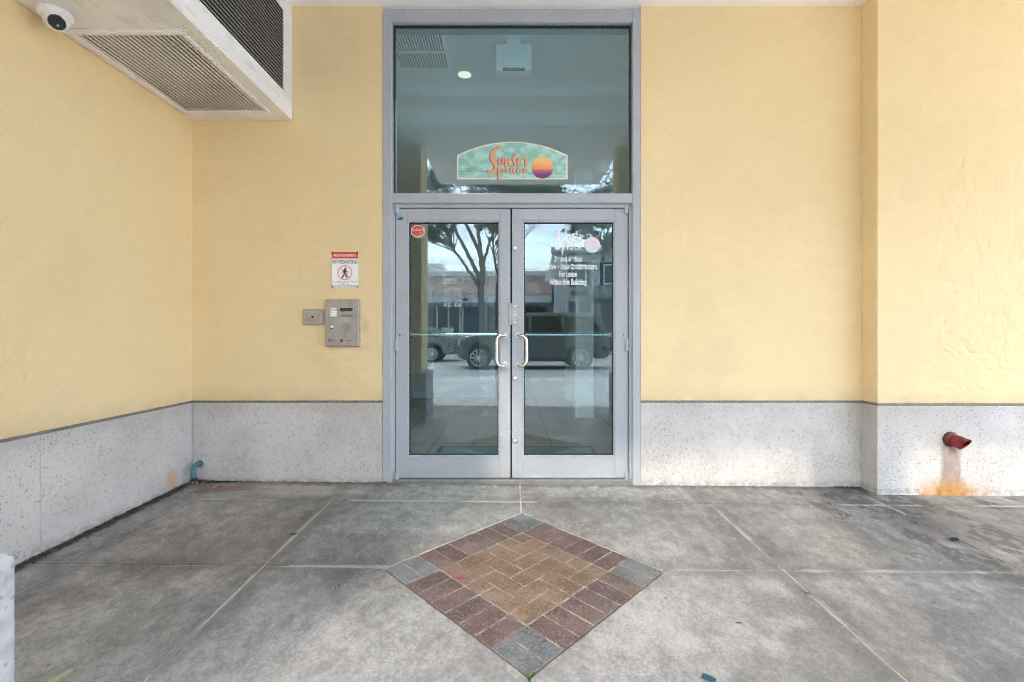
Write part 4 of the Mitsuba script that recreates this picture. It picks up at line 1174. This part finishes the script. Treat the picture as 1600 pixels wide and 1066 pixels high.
car('long dark green sport utility vehicle parked side-on across the street', -1.90, -10.9, 0.008,
    [(0.06, 0.40), (0.0, 0.72), (0.10, 0.98), (0.40, 1.08), (1.30, 1.18), (4.98, 1.22), (5.12, 1.02), (5.10, 0.48), (4.95, 0.36), (0.30, 0.30)],
    [(1.22, 1.14), (2.00, 1.72), (2.35, 1.82), (4.15, 1.84), (4.78, 1.76), (5.02, 1.18)],
    [[(1.62, 1.22), (2.10, 1.66), (2.42, 1.70), (2.42, 1.22)], [(2.52, 1.22), (2.52, 1.71), (3.45, 1.72), (3.50, 1.22)], [(3.60, 1.22), (3.58, 1.72), (4.45, 1.68), (4.70, 1.24)]], (0.83, 4.09), 0.385, 1.98, 'car_paint')
car('grey sedan parked at the left across the street beside the column', -6.9, -14.6, 0.035,
    [(0.05, 0.35), (0.0, 0.62), (0.12, 0.76), (0.4, 0.84), (1.35, 0.96), (4.55, 1.02), (4.78, 0.92), (4.80, 0.5), (4.65, 0.32), (0.3, 0.25)],
    [(1.25, 0.92), (2.05, 1.36), (2.4, 1.44), (3.2, 1.45), (3.65, 1.38), (4.45, 0.98)],
    [[(1.62, 0.98), (2.15, 1.32), (2.65, 1.37), (2.65, 0.98)], [(2.74, 0.98), (2.74, 1.37), (3.4, 1.36), (3.95, 1.0)]], (0.9, 3.7), 0.33, 1.82, 'car_paint_grey')


def bark(p, n, uv): return mix((0.07, 0.058, 0.048), (0.17, 0.145, 0.125), fbm(p.x * 14, p.y * 14, p.z * 5, 4))


paint('bark', mikit.proc(bark), 0.9)
for i, c_ in enumerate(((0.050, 0.085, 0.022), (0.085, 0.125, 0.035), (0.035, 0.062, 0.020))):
    scene[f'leaf_{i}'] = {'type': 'principledthin', 'base_color': rgb(*c_), 'roughness': 0.5, 'diff_trans': 0.7}


def tree(label, limbs, clumps, size=0.13, seed=1):
    """limbs: lists of (x, y, z, r); clumps: (x, y, z, rx, rz, leaves)."""
    r_ = np.random.default_rng(seed)
    s = thing('street_tree', label, 'tree')
    ms = []
    for q in limbs:
        q = np.array(q)
        sm = smooth_path(q, 6)
        sm[1:-1, :2] += r_.normal(0, 0.012, (len(sm) - 2, 2))
        ms.append(tube(sm[:, :3], np.maximum(sm[:, 3] * 0.82, 0.006), 10))
    part(s, 'trunk', cat(ms[:1]), 'bark', True)
    if ms[1:]:
        for m_ in ms[1:]:
            part(s, 'limb', m_, 'bark', True)
    tw, parts_v = [], [[], [], []]
    for (x, y, z, rx, rz, n) in clumps:
        n = int(n * 2.4)
        u = r_.normal(0, 1, (n, 3))
        u /= np.linalg.norm(u, axis=1, keepdims=True)
        rad = r_.random(n) ** 0.45
        sub = r_.normal(0, 1, (max(3, n // 50), 3)) * 0.5
        pos = sub[r_.integers(0, len(sub), n)] + u * rad[:, None] * 0.30
        pos = pos * np.array([rx, rx, rz]) + np.array([x, y, z])
        lim = min(limbs[1:] or limbs, key=lambda L: np.linalg.norm(np.array(L[-1][:3]) - (x, y, z)))
        for sb in sub[:7]:
            e = sb * np.array([rx, rx, rz]) + np.array([x, y, z])
            lp_ = smooth_path(np.array(lim)[-3:, :3], 5)
            a = lp_[r_.integers(len(lp_) // 3, len(lp_))]
            mid = (a + e) / 2 + r_.normal(0, 0.12, 3)
            tw.append(tube(smooth_path([a, mid, e], 4), np.linspace(0.028, 0.006, 9), 5))
        for i in range(n):
            a, b_ = r_.normal(0, 1, (2, 3))
            a /= np.linalg.norm(a)
            b_ -= a * (a @ b_)
            b_ /= np.linalg.norm(b_)
            l_ = size * r_.uniform(0.6, 1.2)
            p = pos[i]
            parts_v[r_.integers(0, 3)].append(np.array([p - a * l_ / 2, p + b_ * l_ * 0.24, p + a * l_ / 2, p - b_ * l_ * 0.24]))
    if tw:
        part(s, 'twigs', cat(tw), 'bark', True, stuff=True)
    for i in range(3):
        v = np.array(parts_v[i]).reshape(-1, 3)
        n = len(v) // 4
        f = np.arange(n)[:, None] * 4
        f = np.vstack([f + [0, 1, 2], f + [0, 2, 3]])
        part(s, 'crown', trimesh.Trimesh(v, f, process=False), f'leaf_{i}', stuff=True)


Y1 = -13.9
tree('forked street tree with limbs spreading left, behind the parked vehicle',
     [[(-1.10, Y1, 0.0, 0.19), (-1.12, Y1, 1.6, 0.165), (-1.20, Y1, 2.8, 0.155), (-1.12, Y1, 3.7, 0.14), (-1.3, Y1 - 0.2, 4.4, 0.10), (-1.72, Y1 - 0.3, 5.3, 0.075), (-2.3, Y1 - 0.4, 6.6, 0.04)],
      [(-1.15, Y1, 3.6, 0.11), (-1.22, Y1 + 0.2, 4.5, 0.09), (-1.28, Y1 + 0.3, 5.4, 0.07), (-1.0, Y1 + 0.5, 7.0, 0.04)],
      [(-1.2, Y1, 3.1, 0.10), (-1.42, Y1 + 0.1, 3.7, 0.09), (-1.85, Y1 + 0.2, 4.5, 0.075), (-2.3, Y1 + 0.3, 5.35, 0.06), (-2.9, Y1 + 0.4, 6.4, 0.035)],
      [(-1.22, Y1, 2.9, 0.08), (-1.4, Y1 + 0.2, 3.2, 0.07), (-1.85, Y1 + 0.4, 3.85, 0.055), (-2.35, Y1 + 0.5, 4.45, 0.045), (-3.1, Y1 + 0.6, 4.65, 0.028)],
      [(-1.85, Y1 + 0.4, 3.85, 0.04), (-2.2, Y1 + 0.2, 4.35, 0.03), (-2.9, Y1 + 0.1, 5.0, 0.022)],
      [(-1.12, Y1, 3.7, 0.08), (-0.9, Y1 - 0.2, 4.6, 0.06), (-0.5, Y1 - 0.3, 5.5, 0.05), (0.4, Y1 - 0.2, 6.6, 0.03)]],
     [(-3.2, Y1 + 0.6, 4.95, 0.75, 0.32, 300), (-2.7, Y1 + 0.2, 5.25, 0.8, 0.35, 420), (-3.7, Y1 + 0.5, 5.5, 0.9, 0.5, 420), (-2.2, Y1, 5.55, 0.6, 0.25, 180), (-0.6, Y1 - 0.3, 5.45, 0.8, 0.35, 300), (-0.75, Y1 - 0.2, 5.0, 0.35, 0.35, 120),
      (-3.0, Y1 + 0.3, 6.9, 1.3, 0.6, 900), (-1.6, Y1, 7.2, 1.5, 0.6, 1000), (-0.2, Y1, 6.9, 1.4, 0.6, 900), (1.2, Y1 + 0.2, 6.6, 1.3, 0.5, 700), (-1.0, Y1 + 0.3, 8.2, 2.2, 0.7, 1200), (0.4, Y1 + 0.2, 5.7, 0.7, 0.3, 260)], seed=3)
tree('slender street tree standing just right of the forked tree',
     [[(-0.62, -14.9, 0.0, 0.16), (-0.66, -14.9, 1.4, 0.14), (-0.58, -14.9, 2.5, 0.125), (-0.48, -14.9, 3.6, 0.11), (-0.2, -15.0, 5.0, 0.08), (0.3, -15.1, 6.6, 0.05)],
      [(-0.50, -14.9, 3.3, 0.07), (-0.75, -15.2, 4.4, 0.05), (-0.8, -15.4, 6.0, 0.03)]],
     [(0.3, -15.1, 6.9, 1.2, 0.5, 700), (-0.8, -15.4, 6.6, 1.0, 0.5, 500), (1.7, -15.2, 7.0, 1.3, 0.6, 800)], seed=5)
Y3 = -11.4
tree('street tree at the right with a drooping leafy branch, mostly hidden by the door stile',
     [[(4.6, Y3, 0.0, 0.17), (4.62, Y3, 1.6, 0.15), (4.5, Y3, 2.8, 0.13), (4.3, Y3, 4.0, 0.11), (4.0, Y3, 5.6, 0.06)],
      [(4.5, Y3, 2.9, 0.08), (4.0, Y3 - 0.1, 3.6, 0.07), (3.3, Y3 - 0.1, 4.1, 0.055), (2.75, Y3, 4.25, 0.04), (2.2, Y3, 4.35, 0.02)],
      [(2.9, Y3, 4.2, 0.03), (2.55, Y3, 4.55, 0.024), (2.0, Y3 + 0.1, 4.75, 0.014)],
      [(2.75, Y3, 4.25, 0.02), (2.95, Y3 + 0.1, 4.0, 0.016), (2.98, Y3 + 0.1, 3.75, 0.008)]],
     [(2.15, Y3, 4.55, 0.50, 0.22, 260), (2.6, Y3, 4.75, 0.6, 0.25, 320), (1.9, Y3 + 0.1, 4.95, 0.5, 0.2, 160), (2.98, Y3 + 0.1, 3.9, 0.12, 0.28, 60), (3.3, Y3, 4.9, 0.8, 0.4, 380), (4.2, Y3, 5.6, 1.3, 0.7, 900), (3.0, Y3, 5.8, 1.1, 0.5, 600), (5.2, Y3, 5.0, 1.2, 0.7, 700)], size=0.10, seed=8)

paint('shop_wall', {**mikit.proc(lambda p, n, uv: mi.Color3f(0.46, 0.46, 0.44) * (0.9 + 0.2 * fbm(p.x * 0.8, p.y, p.z * 1.2, 3)))}, 0.85)
paint('shop_cap', (0.62, 0.61, 0.57), 0.8)
paint('shop_fascia', (0.50, 0.54, 0.56), 0.7)
paint('roof_tile', {**mikit.proc(lambda p, n, uv: mix((0.36, 0.25, 0.21), (0.52, 0.40, 0.35), cell_rand(dr.floor(p.x / 0.26), dr.floor(p.z / 0.18), 0)))}, 0.85)
paint('window_dark', (0.03, 0.04, 0.045), 0.12, spec=0.7)
paint('blue_shop', (0.05, 0.09, 0.13), 0.6)
paint('pale_panel', (0.55, 0.57, 0.55), 0.6)
YB = -22.4
s = thing('shop_building', 'low shop with flat parapet and red tile mansard across the street', 'building')
part(s, 'wall', cbox(-26, 2.28, YB - 9, YB, 0, 4.45, 0.02), 'shop_wall')
part(s, 'parapet_cap', cbox(-26.1, 2.28, YB - 9, YB + 0.12, 4.451, 4.75, 0.02), 'shop_cap')
n_, rws = 560, 5
xs_ = np.linspace(-24, 2.2, n_)
tiles = []
for i in range(rws):
    t0_, t1_ = i / rws, (i + 1.12) / rws
    wv_ = 0.05 * np.abs(np.sin(math.pi * xs_ / 0.26))
    a_ = np.c_[xs_, np.full(n_, YB + 0.06 + 0.95 * t0_) + 0, 4.08 - 0.72 * t0_ + wv_]
    b_ = np.c_[xs_, np.full(n_, YB + 0.06 + 0.95 * t1_), 4.08 - 0.72 * t1_ + wv_ + 0.05]
    c_ = b_ - [0, 0, 0.06]
    v = np.vstack([a_, b_, c_])
    j = np.arange(n_ - 1)
    f = np.vstack([np.c_[j, j + n_, j + 1], np.c_[j + 1, j + n_, j + n_ + 1], np.c_[j + n_, j + 2 * n_, j + n_ + 1], np.c_[j + n_ + 1, j + 2 * n_, j + 2 * n_ + 1]])
    m = trimesh.Trimesh(v, f, process=False)
    tiles.append(m)
scene['roof_tile'] = {'type': 'twosided', 'bsdf': scene['roof_tile']}
rk = part(s, 'roof', cbox(-24, 2.2, YB + 0.002, YB + 1.0, 3.30, 3.36), 'shop_cap')
part(rk, 'roof_tiles', cat(tiles), 'roof_tile', stuff=True)
part(s, 'fascia', cbox(-24, 2.2, YB + 0.80, YB + 0.98, 2.90, 3.298, 0.01), 'shop_fascia')
scr = stroke([(-2.4, 3.06), (-2.62, 3.16), (-2.5, 3.02), (-2.8, 3.08), (-2.95, 3.03), (-3.2, 3.1), (-3.3, 3.02), (-3.7, 3.06)], [0.07, 0.06, 0.08, 0.06, 0.07, 0.05, 0.05, 0.03])
mm = extrude(scr, 0.02)
part(s, 'fascia_lettering', trimesh.Trimesh(np.c_[mm.vertices[:, 0], YB + 0.982 + mm.vertices[:, 2], mm.vertices[:, 1]], mm.faces[:, ::-1], process=False), 'black_print', label='dark scrawled lettering on the shop fascia')
for x0_, x1_, mt in ((-9.5, -6.2, 'window_dark'), (-5.9, -4.3, 'window_dark'), (-4.2, -3.0, 'window_dark'), (-2.75, -0.2, 'blue_shop'), (0.1, 1.9, 'window_dark')):
    wk = part(s, 'window', cbox(x0_, x1_, YB - 0.05, YB + 0.03, 0.35, 2.75), mt)
    part(wk, 'frame', cat([cbox(x0_ - 0.07, x0_, YB, YB + 0.07, 0.28, 2.82), cbox(x1_, x1_ + 0.07, YB, YB + 0.07, 0.28, 2.82), cbox(x0_, x1_, YB, YB + 0.07, 2.75, 2.82), cbox((x0_ + x1_) / 2 - 0.04, (x0_ + x1_) / 2 + 0.04, YB + 0.031, YB + 0.07, 0.35, 2.75)]), 'pale_panel')
for x0_, x1_ in ((-5.6, -4.7), (-4.0, -3.3)):
    part(s, 'window_panel', cbox(x0_, x1_, YB + 0.031, YB + 0.045, 0.5, 1.55), 'pale_panel')
part(s, 'chimney_box', cbox(-6.5, -4.2, YB - 4, YB - 1.5, 4.76, 5.45, 0.05), 'shop_cap')
sc = []
r_ = np.random.default_rng(12)
for i in range(500):
    a, b_ = r_.normal(0, 1, (2, 3))
    p = np.array([r_.uniform(0.2, 1.9), YB + 0.25 + r_.normal(0, 0.08), 2.2 + 0.35 * r_.random() + 0.2 * math.sin(i)])
    l_ = 0.10
    a /= np.linalg.norm(a)
    b_ /= np.linalg.norm(b_)
    sc.append(trimesh.Trimesh([p - a * l_, p + b_ * 0.05, p + a * l_, p - b_ * 0.05], [[0, 1, 2], [0, 2, 3]], process=False))
pk = thing('hanging_plant', 'row of leafy plants hanging under the shop fascia', 'plant')
part(pk, 'leaves', cat(sc), 'leaf_1', stuff=True)
part(pk, 'planter', cbox(0.15, 1.95, YB + 0.10, YB + 0.40, 2.05, 2.2, 0.02), 'dark_trim')

paint('tall_wall', {**mikit.proc(lambda p, n, uv: mi.Color3f(0.36, 0.39, 0.40) * (0.9 + 0.2 * fbm(p.x, p.y, p.z, 3)))}, 0.85)
paint('pale_gable', (0.70, 0.69, 0.65), 0.8)
paint('awning', {**mikit.proc(lambda p, n, uv: mix((0.11, 0.16, 0.14), (0.20, 0.22, 0.18), smoothstep(0.45, 0.55, dr.abs(p.x / 0.5 - dr.round(p.x / 0.5)) * 2)))}, 0.8)
YT = -20.4
s = thing('two_storey_building', 'grey two storey building with dark framed windows and awning across the street', 'building')
part(s, 'wall', cbox(2.30, 14, YT - 10, YT, 0, 5.40, 0.02), 'tall_wall')
rf = trimesh.convex.convex_hull(np.array([[2.02, YT + 0.35, 5.42], [14.2, YT + 0.35, 5.42], [2.02, YT + 0.35, 5.68], [14.2, YT + 0.35, 5.68], [2.6, YT - 4.5, 5.42], [14.2, YT - 4.5, 5.42], [3.2, YT - 4.5, 6.2], [14.2, YT - 4.5, 6.2]]))
part(s, 'roof', rf, 'tall_wall')
gb = extrude(Polygon([(1.75, 4.0), (2.29, 4.0), (2.29, 5.6), (2.20, 5.6)]), 0.3)
part(s, 'gable_wall', trimesh.Trimesh(np.c_[gb.vertices[:, 0], YT - 0.6 + gb.vertices[:, 2], gb.vertices[:, 1]], gb.faces[:, ::-1], process=False), 'pale_gable')
part(s, 'pilaster', cat([cbox(2.30, 2.95, YT + 0.001, YT + 0.12, 0, 5.40, 0.01), cbox(4.15, 4.6, YT + 0.001, YT + 0.10, 0, 5.40, 0.01)]), 'tall_wall')
for x0_, x1_, z0_, z1_ in ((3.10, 3.95, 3.75, 4.95), (4.75, 5.7, 3.75, 4.95), (6.6, 7.5, 3.75, 4.95)):
    wk = part(s, 'window', cbox(x0_ + 0.11, x1_ - 0.11, YT - 0.05, YT + 0.05, z0_ + 0.1, z1_ - 0.2), 'window_dark')
    part(wk, 'frame', cat([cbox(x0_ - 0.1, x0_ + 0.02, YT, YT + 0.08, z0_ - 0.1, z1_), cbox(x1_ - 0.02, x1_ + 0.1, YT, YT + 0.08, z0_ - 0.1, z1_), cbox(x0_ + 0.02, x1_ - 0.02, YT, YT + 0.08, z1_ - 0.1, z1_), cbox(x0_ + 0.02, x1_ - 0.02, YT, YT + 0.08, z0_ - 0.1, z0_)]), 'dark_trim')
    part(wk, 'casement', cat([cbox(x0_ + 0.03, x0_ + 0.10, YT + 0.01, YT + 0.06, z0_ + 0.01, z1_ - 0.11), cbox(x1_ - 0.10, x1_ - 0.03, YT + 0.01, YT + 0.06, z0_ + 0.01, z1_ - 0.11), cbox(x0_ + 0.10, x1_ - 0.10, YT + 0.01, YT + 0.06, z0_ + 0.01, z0_ + 0.09), cbox(x0_ + 0.10, x1_ - 0.10, YT + 0.01, YT + 0.06, z1_ - 0.19, z1_ - 0.11)]), 'pale_panel')
part(s, 'awning', trimesh.convex.convex_hull(np.array([[3.9, YT + 0.13, 3.72], [9, YT + 0.13, 3.72], [3.9, YT + 1.1, 3.15], [9, YT + 1.1, 3.15], [3.9, YT + 1.1, 2.95], [9, YT + 1.1, 2.95], [3.9, YT + 0.13, 2.95], [9, YT + 0.13, 2.95]])), 'awning')
part(s, 'sign_bar', cbox(3.1, 3.85, YT + 0.13, YT + 0.3, 3.2, 3.45, 0.02), 'dark_trim')
part(s, 'door', cbox(2.98, 3.35, YT - 0.05, YT + 0.03, 0.1, 2.9), 'dark_trim')
part(s, 'shop_window', cbox(3.5, 4.1, YT - 0.05, YT + 0.03, 0.3, 2.9), 'window_dark')
part(s, 'shop_window', cbox(4.7, 9.0, YT - 0.05, YT + 0.03, 0.3, 2.9), 'window_dark')
